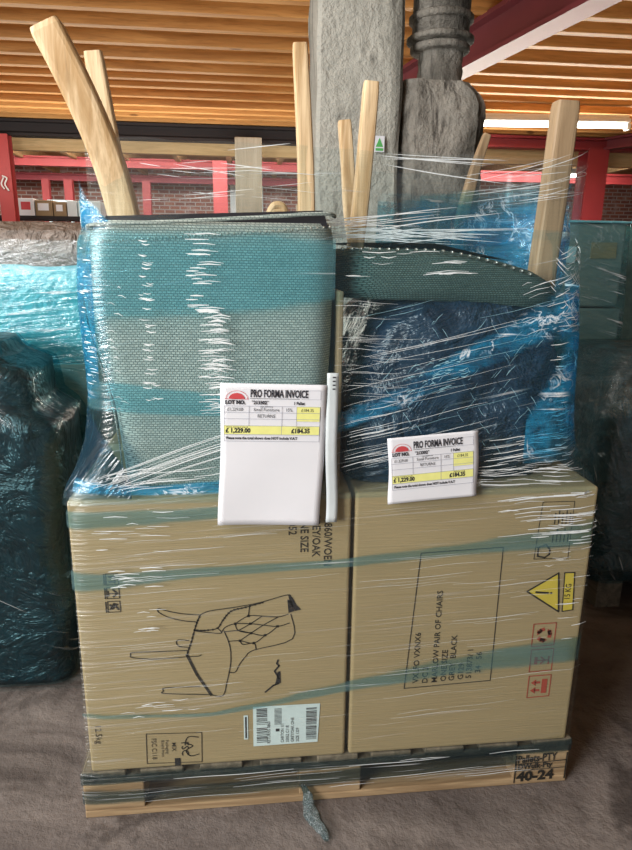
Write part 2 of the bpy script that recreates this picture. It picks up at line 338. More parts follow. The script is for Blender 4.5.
def hcolumn(x, y, z1, wd, mat, label, **k):
    r = MB(); r.box(x-wd/2, x+wd/2, y-wd/2, y-wd/2+.02, 0, z1); r.box(x-wd/2, x+wd/2, y+wd/2-.02, y+wd/2, 0, z1); r.box(x-.012, x+.012, y-wd/2+.02, y+wd/2-.02, 0, z1)
    o = r.build('steel_column', mat); tag(o, label, 'steel column', **k); return o
hcolumn(-3.22, 7.9, 2.7, .17, M['redlit'], 'red steel column at the left edge with a white tie knotted on it')
hcolumn(4.72, 8.0, 2.74, .30, M['red'], 'wide red steel column at right behind the tall wrapped stacks')
hcolumn(-4.12, 12.9, 2.66, .14, M['redlit'], 'thin red post beside the pale blue panel, left of the other thin brick wall posts')
hcolumn(-3.68, 12.9, 2.66, .16, M['redlit'], 'thin red post in front of the brick wall, nearest the bent chair leg')
hcolumn(-2.15, 12.9, 2.66, .16, M['redlit'], 'red post seen through the clear film right beside the bent chair leg')
hcolumn(-.62, 11.5, 2.9, .26, M['redlit'], 'red post left of the white door, seen through the film')
hcolumn(.75, 9.5, 2.9, .16, M['red'], 'dark red post against the left side of the concrete pillar')
r = MB(); r.tube(catmull([(-3.24, 7.8, 2.2), (-3.18, 7.78, 2.17), (-3.21, 7.78, 2.1), (-3.17, 7.78, 2.02)]), .010, 6); r.tube(catmull([(-3.22, 7.78, 2.18), (-3.25, 7.77, 2.1), (-3.22, 7.78, 2.04)]), .009, 6)
tag(r.build('plastic_tie', M['white'], smooth=True), 'white plastic tie knotted on the red column at the left edge', 'tie')
r = MB(); r.box(-.30, .04, 7.5, 7.8, 0, 2.7, .01); tag(r.build('timber_post', M['postw']), 'wide grey timber post under the shade-darkened beam, seen between the chair legs', 'post')
d = empty('door_1', (-.3, 14.38, 0), kind='structure')
r = MB(); r.box(-.5, .25, 14.33, 14.4, 0, 3.0, .01); r.build('door_panel', M['white'], d)
r = MB(); r.tube([(.12, 14.3, 2.25), (.12, 14.3, 2.4)], .02); r.build('door_handle', M['darksteel'], d)
r = MB(); r.box(-4.05, -3.55, 12.6, 12.66, 1.85, 2.25, .01); r.box(-4.04, -3.98, 12.6, 12.66, 0, 1.86); r.box(-3.62, -3.56, 12.6, 12.66, 0, 1.86); tag(r.build('notice_board', M['labelblue']), 'pale blue panel on two posts in front of the brick wall at far left', 'panel')
r = MB(); r.box(4.35, 4.55, 12.4, 12.5, 0, 2.9, .01); tag(r.build('white_door_frame', M['white']), 'narrow white upright just left of the wide red column', 'door frame')
# crates on a far shelf
sh = empty('shelf_rack', (-3.0, 9.1, 0), label='low steel shelf in the far left background carrying cartons', category='shelf')
r = MB(); r.box(-3.75, -1.2, 8.8, 9.4, 1.72, 1.77); r.build('shelf_board', M['darksteel'], sh)
for x in (-3.72, -1.26):
    for y in (8.83, 9.34):
        r = MB(); r.box(x, x+.05, y, y+.05, 0, 1.72); r.build('leg', M['darksteel'], sh)
x = -3.6
CB = [(.17, .21, 'card_grey', 'dark carton first on the far shelf beside the red column'), (.22, .24, 'paper', 'white printed carton, the tallest, second from the left on the far shelf'), (.24, .22, 'card2', 'brown carton with a white label on the far shelf'),
      (.18, .20, 'card2', 'plain small brown carton right of the labelled one on the far shelf'), (.14, .22, 'strap', 'pale plastic bundle, first right of the brown cartons on the far shelf'), (.15, .22, 'labelblue', 'pale blue bundle in the middle of the far shelf bundles'), (.16, .22, 'strap', 'pale bundle on the far shelf closest to the bent chair leg')]
for w_, h_, m_, l_ in CB:
    o = empty('carton' if m_ in ('card_grey', 'paper', 'card2') else 'plastic_bundle', (x+w_/2, 9, 1.77), label=l_, category='carton' if m_ in ('card_grey', 'paper', 'card2') else 'bundle')
    r = MB(); r.box(x, x+w_, 8.86, 9.2, 1.77, 1.77+h_, .01); r.build('body', M[m_], o)
    if m_ in ('paper', 'card2'):
        r = MB(); r.box(x+.04, x+w_-.05, 8.855, 8.859, 1.77+h_*.35, 1.77+h_*.8); r.build('sticker', M['inkred' if m_ == 'paper' else 'paper'], o)
    x += w_+.012

# ceiling lamps
def lamp(c, L, ang, label):
    o = empty('ceiling_lamp', c, label=label, category='lamp', group=None)
    Mx = Matrix.Translation(c)@Matrix.Rotation(ang, 4, 'Z')
    r = MB(); r.box(-L/2, L/2, -.09, .09, .05, .09, .01, Mx); r.box(-L/2, L/2, -.03, .03, .09, .13, 0, Mx); r.build('housing', M['lampbody'], o)
    r = MB(); r.tube([Mx@Vector((-L/2+.02, 0, .02)), Mx@Vector((L/2-.02, 0, .02))], .022, 10); r.build('tube', M['tube'], o, True)
    for s in (-1, 1):
        r = MB(); r.box(s*L/2-.02, s*L/2+.02, -.05, .05, -.02, .05, .005, Mx); r.build('end_cap', M['lampbody'], o)
lamp((3.05, 6.25, 2.70), 2.1, -.1, 'long lit fluorescent lamp under the joists, right of the concrete casing')
lamp((5.2, 9.4, 2.55), .75, -.2, 'small far lamp crossing behind the top of the red column')
r = MB(); r.tube([(5.2, 9.4, 2.66), (5.2, 9.4, 3.2)], .01); tag(r.build('lamp_rod', M['lampbody']), 'thin rod holding the small far lamp up', 'rod')

# concrete pillar and casing
def rough_box(x0, x1, y0, y1, z0, z1, amp, b, seed, nx=14, nzv=60):
    s = MB()
    def per(t):
        L = [(x0+b, y0), (x1-b, y0), (x1, y0+b), (x1, y1-b), (x1-b, y1), (x0+b, y1), (x0, y1-b), (x0, y0+b), (x0+b, y0)]
        k = t*8; i = min(int(k), 7); q = k-i
        return Vector((lerp(L[i][0], L[i+1][0], q), lerp(L[i][1], L[i+1][1], q), 0))
    def fn(u, v):
        p = per(u); p.z = lerp(z0, z1, v); c = Vector(((x0+x1)/2, (y0+y1)/2, p.z)); d = (p-c).normalized()
        return p+d*nz(Vector((p.x, p.y, p.z)), 6, seed)*amp
    s.grid(fn, 64, nzv)
    n = 65; last = nzv*n
    s.add([s.v[last+i] for i in range(64)], [tuple(range(64))], [s.uv[last+i] for i in range(64)]); return s
o = rough_box(.105, .46, 1.6, 1.98, 0, 2.895, .012, .015, 1).build('concrete_pillar', M['pillar'], smooth=False); tag(o, 'square grey concrete pillar behind the chairs, in the middle', 'pillar')
s = MB(); P0 = [(0, 0), (1.5, 0), (1.82, .03), (1.93, .10), (1.97, .17)]
def casing(u, v):
    z = 1.97*v; k = 0
    x0, x1, y0, y1 = .480, .850, 1.6, 1.95
    z = 2.02*v
    if z > 1.93: k = ((z-1.93)/.09)**2*.08
    x1 -= k*1.0; b = .05
    L = [(x0+b, y0+k*.3), (x1-b, y0+k*.3), (x1, y0+b), (x1, y1-b), (x1-b, y1), (x0+b, y1), (x0, y1-b), (x0, y0+b), (x0+b, y0+k*.3)]
    q = u*8; i = min(int(q), 7); q -= i
    p = Vector((lerp(L[i][0], L[i+1][0], q), lerp(L[i][1], L[i+1][1], q), z)); d = (p-Vector((.665, 1.78, z))).normalized()
    return p+d*(nz(p, 7, 3)*.018+nz(p, 22, 4)*.010-.006)
s.grid(casing, 96, 90); n = 90*97; s.add([s.v[n+i] for i in range(96)], [tuple(range(96))], [(0, 0)]*96)
root = empty('concrete_pipe_casing', (.66, 1.78, 0), label='rough dark concrete casing with a round pipe rising from it', category='pipe casing')
s.build('casing', M['casing'], root, False)
r = MB(); r.grid(lambda u, v: Vector((.662+(.095+nz((math.cos(u*6.283), math.sin(u*6.283), v*3), 2, 5)*.01)*math.sin(u*6.283), 1.76-(.095)*math.cos(u*6.283), lerp(1.95, 2.19, v))), 32, 30); r.tube([(.655, 1.76, 2.19), (.655, 1.76, 3.19)], .122, 32); r.build('pipe', M['casing'], root, True)
for z, rr, hh in ((2.165, .128, .03), (2.20, .145, .025), (2.28, .138, .03)):
    r = MB(); r.tube([(.655, 1.76, z-hh/2), (.655, 1.76, z-hh/2+.006), (.655, 1.76, z+hh/2-.006), (.655, 1.76, z+hh/2)], [rr-.008, rr, rr, rr-.008], 32); r.build('pipe_collar', M['casing'], root, True)
# hazard sticker
root = empty('warning_sticker', (.367, 1.585, 1.72), label='tiny white and green warning sticker on the concrete pillar', category='sticker')
r = MB(); r.box(.347, .389, 1.580, 1.584, 1.722, 1.785); r.build('backing', M['paper'], root)
r = MB(); r.add([(.352, 1.579, 1.742), (.384, 1.579, 1.742), (.368, 1.579, 1.778)], [(0, 1, 2)]); r.box(.352, .384, 1.578, 1.5795, 1.727, 1.737); r.build('green_triangle', M['green'], root)

# ================================================================== text and print helpers
def text_geo(s, size, bold=0.0, xs=1.0, align='LEFT'):
    c = D.curves.new('lettering', 'FONT'); c.body = s; c.size = size; c.offset = bold; c.align_x = align; c.resolution_u = 2
    o = D.objects.new('lettering', c); COL.objects.link(o); bpy.context.view_layer.update()
    me = D.meshes.new_from_object(o.evaluated_get(bpy.context.evaluated_depsgraph_get()))
    vs = [Vector((v.co.x*xs, v.co.y, 0)) for v in me.vertices]; fs = [tuple(p.vertices) for p in me.polygons]
    D.objects.remove(o); D.curves.remove(c); D.meshes.remove(me); return vs, fs
def put_text(mb, s, size, x, z, y=-.0035, ang=0.0, bold=0.0, xs=1.0, align='LEFT', MM=None):
    """text on a plane facing the viewer (or in MM's local xy plane)"""
    vs, fs = text_geo(s, size, bold, xs, align); ca, sa = math.cos(ang), math.sin(ang); out = []
    for v in vs:
        a = v.x*ca-v.y*sa; b = v.x*sa+v.y*ca
        out.append(MM@Vector((x+a, z+b, y)) if MM else Vector((x+a, y, z+b)))
    mb.add(out, fs)
def line(mb, pts, w, y=-.0035, MM=None, closed=False):
    if MM is None: w *= 1.3
    pts = [Vector((p[0], p[1])) for p in pts]
    if closed: pts.append(pts[0])
    for a, b in zip(pts, pts[1:]):
        d = (b-a); 
        if d.length < 1e-6: continue
        d.normalize(); n = Vector((-d.y, d.x))*w/2; e = d*w*.3
        q = [a-e-n, b+e-n, b+e+n, a-e+n]
        mb.add([MM@Vector((p.x, p.y, y)) if MM else Vector((p.x, y, p.y)) for p in q], [(0, 1, 2, 3)])
def rect(mb, x0, x1, z0, z1, y=-.0035, MM=None):
    q = [(x0, z0), (x1, z0), (x1, z1), (x0, z1)]
    mb.add([MM@Vector((a, b, y)) if MM else Vector((a, y, b)) for a, b in q], [(0, 1, 2, 3)])

# ================================================================== PALLET
pal = empty('wooden_pallet', (0, .5, 0), label='worn wooden pallet with stencilled corner block under the wrapped boxes', category='pallet')
for y0 in (0, .45, .9):
    r = MB(); r.box(-.6, .6, y0, y0+.1, 0, .02, .003); r.build('bottom_board', M['pallet'], pal)
    r = MB(); r.box(-.6, .6, y0+.003, y0+.1, .092, .112, .003); r.build('stringer_board', M['palletd'] if y0 else M['palletd'], pal)  # dark wood on the rear boards also stands for shade inside the pallet
    for x0, x1 in ((-.6, -.46), (-.09, .062), (.455, .6)):
        r = MB(); r.box(x0, x1, y0+.001, y0+.1, .02, .092, .003); r.build('block', M['pallet'], pal)
for i in range(9):
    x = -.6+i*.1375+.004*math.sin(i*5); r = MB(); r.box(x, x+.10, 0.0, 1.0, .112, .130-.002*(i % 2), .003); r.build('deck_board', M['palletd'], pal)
s = MB(); put_text(s, 'Pallets-PTY', .031, .464, .068, -.0015, .03, .0010, .72); put_text(s, 'DWulk-Pty', .022, .466, .048, -.0015, .03, .0008, .9); put_text(s, '40-24', .040, .466, .012, -.0015, .02, .0018, 1.05)
line(s, [(.458, .064), (.592, .068)], .002, -.0015); line(s, [(.462, .044), (.592, .046)], .0015, -.0015); line(s, [(.460, .09), (.460, .008)], .0025, -.0015); line(s, [(.594, .09), (.594, .012)], .003, -.0015)
s.build('stencilled_lettering', M['print'], pal)

# ================================================================== CARTONS
def carton(x0, x1, y0, y1, z0, z1, label, seed):
    o = empty('cardboard_carton', ((x0+x1)/2, (y0+y1)/2, z0), label=label, category='cardboard box')
    bm = bmesh.new(); bmesh.ops.create_cube(bm, size=1)
    for v in bm.verts: v.co = Vector((lerp(x0, x1, v.co.x+.5), lerp(y0, y1, v.co.y+.5), lerp(z0, z1, v.co.z+.5)))
    bmesh.ops.bevel(bm, geom=bm.edges[:], offset=.007, segments=3, affect='EDGES', profile=.5)
    bmesh.ops.subdivide_edges(bm, edges=[e for e in bm.edges if e.calc_length() > .1], cuts=10, use_grid_fill=True)
    for v in bm.verts:
        if v.co.y > y0+.05: continue
    me = D.meshes.new('carton_body'); bm.to_mesh(me); bm.free(); me.uv_layers.new(name='UVMap')
    b = link('carton_body', me, M['card'], o, False)
    e = MB(); xm = (y0+y1)/2; e.box(x0+.01, x1-.01, xm-.03, xm+.03, z1, z1+.0008); e.build('packing_tape', M['edge'], o)
    return o
BZ0, BZ1 = .130, .808
boxL = carton(-.5775, .0205, 0, .76, BZ0, BZ1, 'left cardboard carton printed with an armchair drawing, on the pallet', 1)
boxR = carton(.0295, .5853, 0, .76, BZ0, BZ1, 'right cardboard carton with yellow warning triangle and red handling symbols', 2)
TH = [[(-0.314, 0.531), (-0.351, 0.536), (-0.382, 0.544), (-0.402, 0.551), (-0.405, 0.547), (-0.4, 0.54), (-0.382, 0.529), (-0.352, 0.519), (-0.321, 0.514)], [(-0.314, 0.531), (-0.292, 0.54), (-0.239, 0.546), (-0.182, 0.555), (-0.121, 0.571), (-0.112, 0.565)], [(-0.295, 0.323), (-0.269, 0.319), (-0.259, 0.353), (-0.249, 0.405), (-0.25, 0.449), (-0.262, 0.488)], [(-0.112, 0.523), (-0.108, 0.459), (-0.196, 0.435), (-0.215, 0.419), (-0.229, 0.4), (-0.239, 0.38), (-0.254, 0.381)], [(-0.341, 0.468), (-0.363, 0.471), (-0.368, 0.464), (-0.361, 0.454), (-0.339, 0.451)], [(-0.314, 0.43), (-0.321, 0.427), (-0.343, 0.427), (-0.412, 0.425), (-0.465, 0.432), (-0.469, 0.439), (-0.464, 0.445), (-0.411, 0.444), (-0.344, 0.443)], [(-0.32, 0.347), (-0.397, 0.349), (-0.402, 0.341), (-0.398, 0.334), (-0.298, 0.324)], [(-0.276, 0.496), (-0.268, 0.483), (-0.297, 0.486), (-0.328, 0.492)], [(-0.268, 0.483), (-0.259, 0.497), (-0.237, 0.505), (-0.203, 0.503), (-0.174, 0.498), (-0.142, 0.493), (-0.115, 0.5)], [(-0.259, 0.486), (-0.23, 0.487), (-0.202, 0.479), (-0.17, 0.472), (-0.142, 0.493)], [(-0.237, 0.505), (-0.207, 0.523), (-0.176, 0.521), (-0.14, 0.517), (-0.118, 0.523)], [(-0.253, 0.461), (-0.227, 0.461), (-0.196, 0.453), (-0.17, 0.472)], [(-0.23, 0.487), (-0.203, 0.503), (-0.176, 0.521)], [(-0.227, 0.461), (-0.202, 0.479), (-0.174, 0.498), (-0.14, 0.517)], [(-0.207, 0.523), (-0.204, 0.548)], [(-0.237, 0.505), (-0.23, 0.487), (-0.202, 0.479)], [(-0.227, 0.461), (-0.22, 0.451), (-0.196, 0.453), (-0.191, 0.438)]]
ST = [[(-0.313, 0.531), (-0.319, 0.518), (-0.324, 0.504), (-0.33, 0.483), (-0.335, 0.465), (-0.341, 0.447), (-0.346, 0.432)], [(-0.328, 0.494), (-0.312, 0.492), (-0.297, 0.492), (-0.276, 0.496), (-0.264, 0.515), (-0.245, 0.537), (-0.213, 0.545), (-0.175, 0.555)]]
def c2(pts): return [(p.x, p.y) for p in catmull([(a, b, 0) for a, b in pts], 4)]
Y1 = -.0012
s = MB()
for p in TH: line(s, c2(p), .0017, Y1)
for p in ST:
    q = c2(p); line(s, q, .002, Y1)
    acc = 0
    for a, b in zip(q, q[1:]):
        acc += math.dist(a, b)
        if acc > .006: rect(s, b[0]-.0022, b[0]+.0022, b[1]-.0022, b[1]+.0022, Y1); acc = 0
line(s, [(-0.346, 0.432), (-0.326, 0.38), (-0.295, 0.323)], .005, Y1)
for p in [(-.237, .505), (-.207, .523), (-.202, .479), (-.203, .503), (-.17, .472), (-.142, .493), (-.196, .453), (-.227, .461)]: rect(s, p[0]-.003, p[0]+.003, p[1]-.003, p[1]+.003, Y1)
s.build('armchair_drawing', M['print'], boxL)
s = MB()
for x, t_, z in ((-.021, '0860/WOEN', .752), (-.047, 'GREY/OAK', .765), (-.073, 'ONE SIZE', .763), (-.099, '35052', .768)): put_text(s, t_, .0245, x-.018, z, Y1, -math.pi/2, .0003, .86)
s.build('printed_lettering', M['print'], boxL); s = MB()
for k, z in enumerate((.626, .593, .560)):
    line(s, [(-.510, z-.012), (-.484, z-.012), (-.484, z+.014), (-.510, z+.014)], .0015, Y1, closed=True)
    line(s, [(-.514, z-.012), (-.514, z+.013)], .002, Y1)
    if k == 0:
        rect(s, -.505, -.489, z+.005, z+.009, Y1); rect(s, -.505, -.489, z-.007, z-.003, Y1); line(s, [(-.492, z-.008), (-.492, z+.01)], .002, Y1)
    elif k == 1:
        line(s, [(-.507, z), (-.488, z)], .002, Y1); line(s, [(-.497, z-.008), (-.488, z), (-.497, z+.009)], .003, Y1); line(s, [(-.507, z-.006), (-.507, z+.006)], .002, Y1)
    else:
        line(s, [(-.505, z+.006), (-.500, z-.004), (-.494, z+.004), (-.488, z-.006)], .0035, Y1); line(s, [(-.505, z-.005), (-.497, z+.008), (-.489, z+.006)], .003, Y1)
s.build('handling_icons', M['print'], boxL); s = MB()
# certification panel
line(s, [(-.447, .228), (-.320, .222), (-.322, .140), (-.449, .146)], .0013, Y1, closed=True)
line(s, [(p[0]-.350+.022, p[1]+.185) for p in c2([(0, .025), (-.022, .028), (-.03, .012), (-.014, .002), (-.03, -.01), (-.020, -.026), (0, -.022)])], .002, Y1)
put_text(s, 'FSC', .024, -.368, .200, Y1, -math.pi/2, .0002, 1.0); put_text(s, 'MIX', .014, -.390, .200, Y1, -math.pi/2, .0001)
put_text(s, 'Packaging', .010, -.404, .208, Y1, -math.pi/2); put_text(s, 'Board from', .010, -.414, .208, Y1, -math.pi/2); put_text(s, 'FSC C118', .016, -.436, .215, Y1, -math.pi/2, 0, .9)
s.build('certification_panel', M['print'], boxL); s = MB()
put_text(s, '12.5kg', .020, -.560, .262, Y1, -math.pi/2)
s.build('weight_marking', M['print'], boxL)
s = MB()
for q in ([(-0.118, 0.571), (-0.108, 0.564), (-0.1, 0.546), (-0.089, 0.533), (-0.102, 0.530), (-0.106, 0.540), (-0.114, 0.548)], [(-.120, .56), (-.117, .526), (-.103, .530), (-.110, .556)]):
    s.add([(a, -.0014, b) for a, b in q], [tuple(range(len(q)))])
s.build('torn_hole', M['black'], boxL); s = MB()
for q in ([(-.142, .375), (-.136, .376), (-.135, .345), (-.150, .337), (-.146, .350)],):
    s.add([(a, -.0014, b) for a, b in q], [tuple(range(len(q)))])
s.build('torn_hole', M['black'], boxL); s = MB()
line(s, [(-0.141, 0.406), (-0.144, 0.397), (-0.139, 0.39), (-0.149, 0.377), (-0.139, 0.356)], .003, -.0014); line(s, [(-0.14, 0.343), (-0.152, 0.339), (-0.171, 0.322)], .003, -.0014)
s.build('torn_hole', M['black'], boxL); s = MB(); s.box(-.385, -.372, -.0016, -.0008, .135, .155); s.build('torn_hole', M['black'], boxL)
# barcode label
lab = MB(); lab.add([(-.2, -.0016, .284), (-.042, -.0016, .2825), (-.047, -.0016, .175), (-.2, -.0016, .174)], [(0, 1, 2, 3)]); lab = lab.build('barcode_label', M['labelblue'], boxL)
s = MB(); random.seed(9)
for x0 in (-.192, -.075):
    z = .18
    for z0, z1 in ((.184, .226), (.234, .276)) if x0 < -.1 else ((.184, .274),):
        z = z0
        while z < z1:
            h = random.choice((.0012, .0018, .0028)); rect(s, x0, x0+.025, z, z+h, -.0022); z += h+random.choice((.0013, .002, .003))
z = .232
while z < .276: rect(s, -.150, -.133, z, z+.0016, -.0022); z += .0035
for i, (x, t_) in enumerate(((-.160, 'RETURNS 0860'), (-.128, 'CARTON 1/1'), (-.116, '35052 C118'), (-.104, 'GREY/OAK ONE'), (-.092, 'SIZE 1229'))): put_text(s, t_, .0105, x, .180, -.0022, math.pi/2, .0001, .9)
rect(s, -.147, -.138, .212, .220, -.0022); s.build('barcode_print', M['ink'], lab)
s = MB(); rect(s, -.222, -.212, .195, .262, -.0016); s = s.build('small_label', M['labelblue'], boxL)
q = MB(); line(q, [(-.217, .2), (-.217, .257)], .003, -.0022); q.build('barcode_print', M['ink'], s)
# right carton
s = MB(); line(s, [(.181, .661), (.372, .668), (.371, .317), (.159, .309)], .0016, Y1, closed=True)
for x, t_, z in ((.192, 'VXLFO VXNX6', .322), (.215, 'DC 3', .320), (.238, 'MARLOW PAIR OF CHAIRS', .320), (.260, 'ONE SIZE', .322), (.280, 'GREY  BLACK', .322), (.302, 'G129', .324), (.322, '513873/ 1', .326), (.344, '34   56', .340)):
    put_text(s, t_, .0195, x, z, Y1, math.pi/2, .0002, 1.05)
s.build('printed_lettering', M['print'], boxR); s = MB()
line(s, [(.455, .775), (.530, .775), (.530, .635), (.448, .635)], .0012, Y1, closed=True); line(s, [(.449, .665), (.53, .665)], .0012, Y1)
line(s, [(a+.474, b+.652) for a, b in ((-.018, -.01), (-.018, .012), (0, .018), (.01, .006), (.01, -.006), (0, -.014))], .003, Y1, closed=True)
for i in range(5):
    for z in (.690, .735): line(s, [(.488+i*.009, z-.014), (.488+i*.009, z+.012+.006*(i % 2))], .002, Y1)
s.build('recycling_panel', M['print'], boxR); s = MB()
line(s, [(.440, .553), (.512, .597), (.523, .496)], .003, -.0018, closed=True); line(s, [(.527, .597), (.551, .597), (.558, .499), (.532, .496)], .002, -.0018, closed=True)
line(s, [(.462, .550), (.492, .5465)], .004, -.0018); rect(s, .497, .502, .5435, .5485, -.0018); put_text(s, '15 KG', .020, .547, .526, -.0018, math.pi/2, .0002, .8)
s.build('triangle_outline', M['print'], boxR)
s = MB(); s.add([(.442, -.0012, .553), (.513, -.0012, .595), (.523, -.0012, .498)], [(0, 1, 2)]); s.add([(.527, -.0012, .597), (.551, -.0012, .597), (.558, -.0012, .499), (.532, -.0012, .496)], [(0, 1, 2, 3)])
s.build('warning_triangle', M['printyel'], boxR)
s = MB()
for z, k in ((.435, 0), (.365, 1), (.292, 2)):
    a = -.004*(1-k)*-1; x0 = .466+(.435-z)*.02; x1 = x0+.056
    line(s, [(x0, z-.031), (x1, z-.029), (x1, z+.031), (x0, z+.030)], .0018, Y1, closed=True)
    cx = (x0+x1)/2
    if k == 0:
        for q in range(3):
            th = q*2.094+.3; c, d = math.cos(th), math.sin(th); p = [(cx+.015*math.cos(th+e), z+.015*math.sin(th+e)) for e in (-.7, -.2, .3)]
            line(s, p, .007, Y1); ee = p[-1]; s.add([(ee[0]+.008*math.cos(th+1.9+g), Y1, ee[1]+.008*math.sin(th+1.9+g)) for g in (0, 2.1, 4.2)], [(0, 1, 2)])
    elif k == 1:
        rect(s, cx-.018, cx-.010, z-.01, z+.01, Y1); line(s, [(cx-.01, z), (cx+.018, z)], .003, Y1); line(s, [(cx-.002, z-.009), (cx+.008, z), (cx-.002, z+.009)], .003, Y1); line(s, [(cx+.018, z-.01), (cx+.018, z+.01)], .003, Y1)
    else:
        rect(s, cx+.006, cx+.020, z-.02, z+.02, Y1)
        for dz in (-.011, .011):
            rect(s, cx-.012, cx+.002, z+dz-.003, z+dz+.003, Y1); s.add([(cx-.022, Y1, z+dz), (cx-.009, Y1, z+dz-.009), (cx-.009, Y1, z+dz+.009)], [(0, 1, 2)])
s.build('red_handling_symbols', M['printred'], boxR)

# ================================================================== UPTURNED CHAIRS
def rr_loop(x0, x1, y0, y1, r, n=80):
    """perimeter points, starts front-left, runs right along the front"""
    pts = []; r = min(r, (x1-x0)/2.01, (y1-y0)/2.01)
    def arc(cx, cy, a0): return [(cx+r*math.cos(a0+k*math.pi/16), cy+r*math.sin(a0+k*math.pi/16)) for k in range(9)]
    pts += arc(x0+r, y0+r, math.pi)[4:]+[] ; pts += arc(x1-r, y0+r, 1.5*math.pi)+arc(x1-r, y1-r, 0)+arc(x0+r, y1-r, .5*math.pi)+arc(x0+r, y0+r, math.pi)[:5]
    L = [0]
    for a, b in zip(pts, pts[1:]): L.append(L[-1]+math.dist(a, b))
    out = []; j = 0
    for i in range(n+1):
        d = L[-1]*i/n
        while j < len(L)-2 and L[j+1] < d: j += 1
        q = (d-L[j])/max(1e-9, L[j+1]-L[j]); out.append((lerp(pts[j][0], pts[j+1][0], q), lerp(pts[j][1], pts[j+1][1], q)))
    return out, L[-1]
def prof(levels, z):
    if z <= levels[0][0]: return levels[0][1:]
    for a, b in zip(levels, levels[1:]):
        if z <= b[0]:
            t = (z-a[0])/(b[0]-a[0]); return tuple(lerp(p, q, t) for p, q in zip(a[1:], b[1:]))
    return levels[-1][1:]
def solid(levels, amp, nsc, seed, nzv=40, n=80, cap=True, dirf=1.0):
    """closed upholstered body from stacked rounded rectangles"""
    s = MB(); z0, z1 = levels[0][0], levels[-1][0]; rows = []
    for j in range(nzv+1):
        z = lerp(z0, z1, j/nzv); lp, L = rr_loop(*prof(levels, z), n=n); x0, x1, y0, y1, r = prof(levels, z)
        c = Vector(((x0+x1)/2, (y0+y1)/2, z)); row = []
        for a, b in lp[:-1]:
            p = Vector((a, b, z)); d = (p-c).normalized(); row.append(p+d*amp*nz(p, nsc, seed))
        rows.append(row)
    vs = [p for r_ in rows for p in r_]; fs = [(j*n+i, j*n+(i+1) % n, (j+1)*n+(i+1) % n, (j+1)*n+i) for j in range(nzv) for i in range(n)]
    if cap: fs += [tuple(range(n))[::-1], tuple(nzv*n+i for i in range(n))]
    return s.add(vs, fs)
ch1 = empty('upturned_armchair', (-.26, .3, .81), label='upturned chair in pale grey-green woven fabric, standing on the left carton', category='chair')
LV1 = [(.812, -.472, -.045, .05, .66, .05), (.92, -.474, -.035, .03, .62, .05), (1.0, -.478, -.030, .025, .58, .05), (1.07, -.495, -.026, .025, .53, .05), (1.15, -.512, -.022, .025, .55, .05), (1.24, -.520, -.020, .03, .56, .05), (1.30, -.516, -.020, .03, .56, .05), (1.352, -.502, -.024, .035, .56, .05), (1.366, -.492, -.030, .045, .55, .05)]
solid(LV1, .007, 6, 2, 50, 120).build('fabric_back', M['weave'], ch1, True)
s = MB(); s.add([(-.47, .06, 1.374), (-.045, .06, 1.392), (-.05, .54, 1.398), (-.48, .54, 1.380), (-.47, .05, 1.35), (-.035, .05, 1.36), (-.04, .54, 1.36), (-.48, .54, 1.36)], [(0, 1, 2, 3), (0, 4, 5, 1), (1, 5, 6, 2), (2, 6, 7, 3), (3, 7, 4, 0)]); s.build('dust_cover', M['black'], ch1)
s = MB(); s.tube(catmull([(-.50, .06, 1.35), (-.49, .03, 1.356), (-.38, .026, 1.362), (-.19, .024, 1.374), (-.05, .028, 1.384), (-.022, .05, 1.38)]), .004, 8); s.tube(catmull([(-.498, .038, 1.34), (-.518, .036, 1.24), (-.510, .035, 1.15), (-.476, .034, 1.0), (-.468, .06, .82)]), .0018, 8)
s.build('piping', M['weave'], ch1, True)
s = MB()
for i in range(37):
    x = -.485+i*.0125; z = 1.326+.034*((x+.5)/.48)**1.2
    s.tube([(x, .025, z), (x, .020, z), (x, .018, z)], [.0034, .0028, .001], 8)
tag(s.build('nail_heads', M['stud'], ch1, True))
def leg(parent, pts, w, d, mat, taper=1.0, up=None):
    P = catmull(pts, 7); k = len(P); s = MB(); s.tube(P, [lerp(1, taper, i/(k-1))*(1 if 0 < i < k-1 else .93) for i in range(k)], 16, True, (w, d), up); return s.build('leg', mat, parent, False)
leg(ch1, [(-.435, .09, 1.34), (-.448, .085, 1.42), (-.468, .07, 1.50), (-.505, .055, 1.60), (-.550, .05, 1.697)], .060, .052, M['oak'], .95)
leg(ch1, [(-.485, .40, 1.36), (-.505, .37, 1.52), (-.530, .35, 1.735)], .045, .04, M['oak'], .9)
leg(ch1, [(-.074, .10, 1.36), (-.078, .10, 1.5), (-.090, .10, 1.70)], .036, .034, M['oak'], .82)
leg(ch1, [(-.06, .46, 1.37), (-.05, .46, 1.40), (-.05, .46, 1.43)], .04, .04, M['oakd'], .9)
s = MB(); s.tube(catmull([(-.148, .19, 1.375), (-.145, .19, 1.395), (-.135, .19, 1.408), (-.118, .19, 1.405), (-.108, .19, 1.378)], 5), .009, 10); s.box(-.148, -.108, .182, .2, 1.374, 1.402, .004); s.build('glide_block', M['oak'], ch1, False)

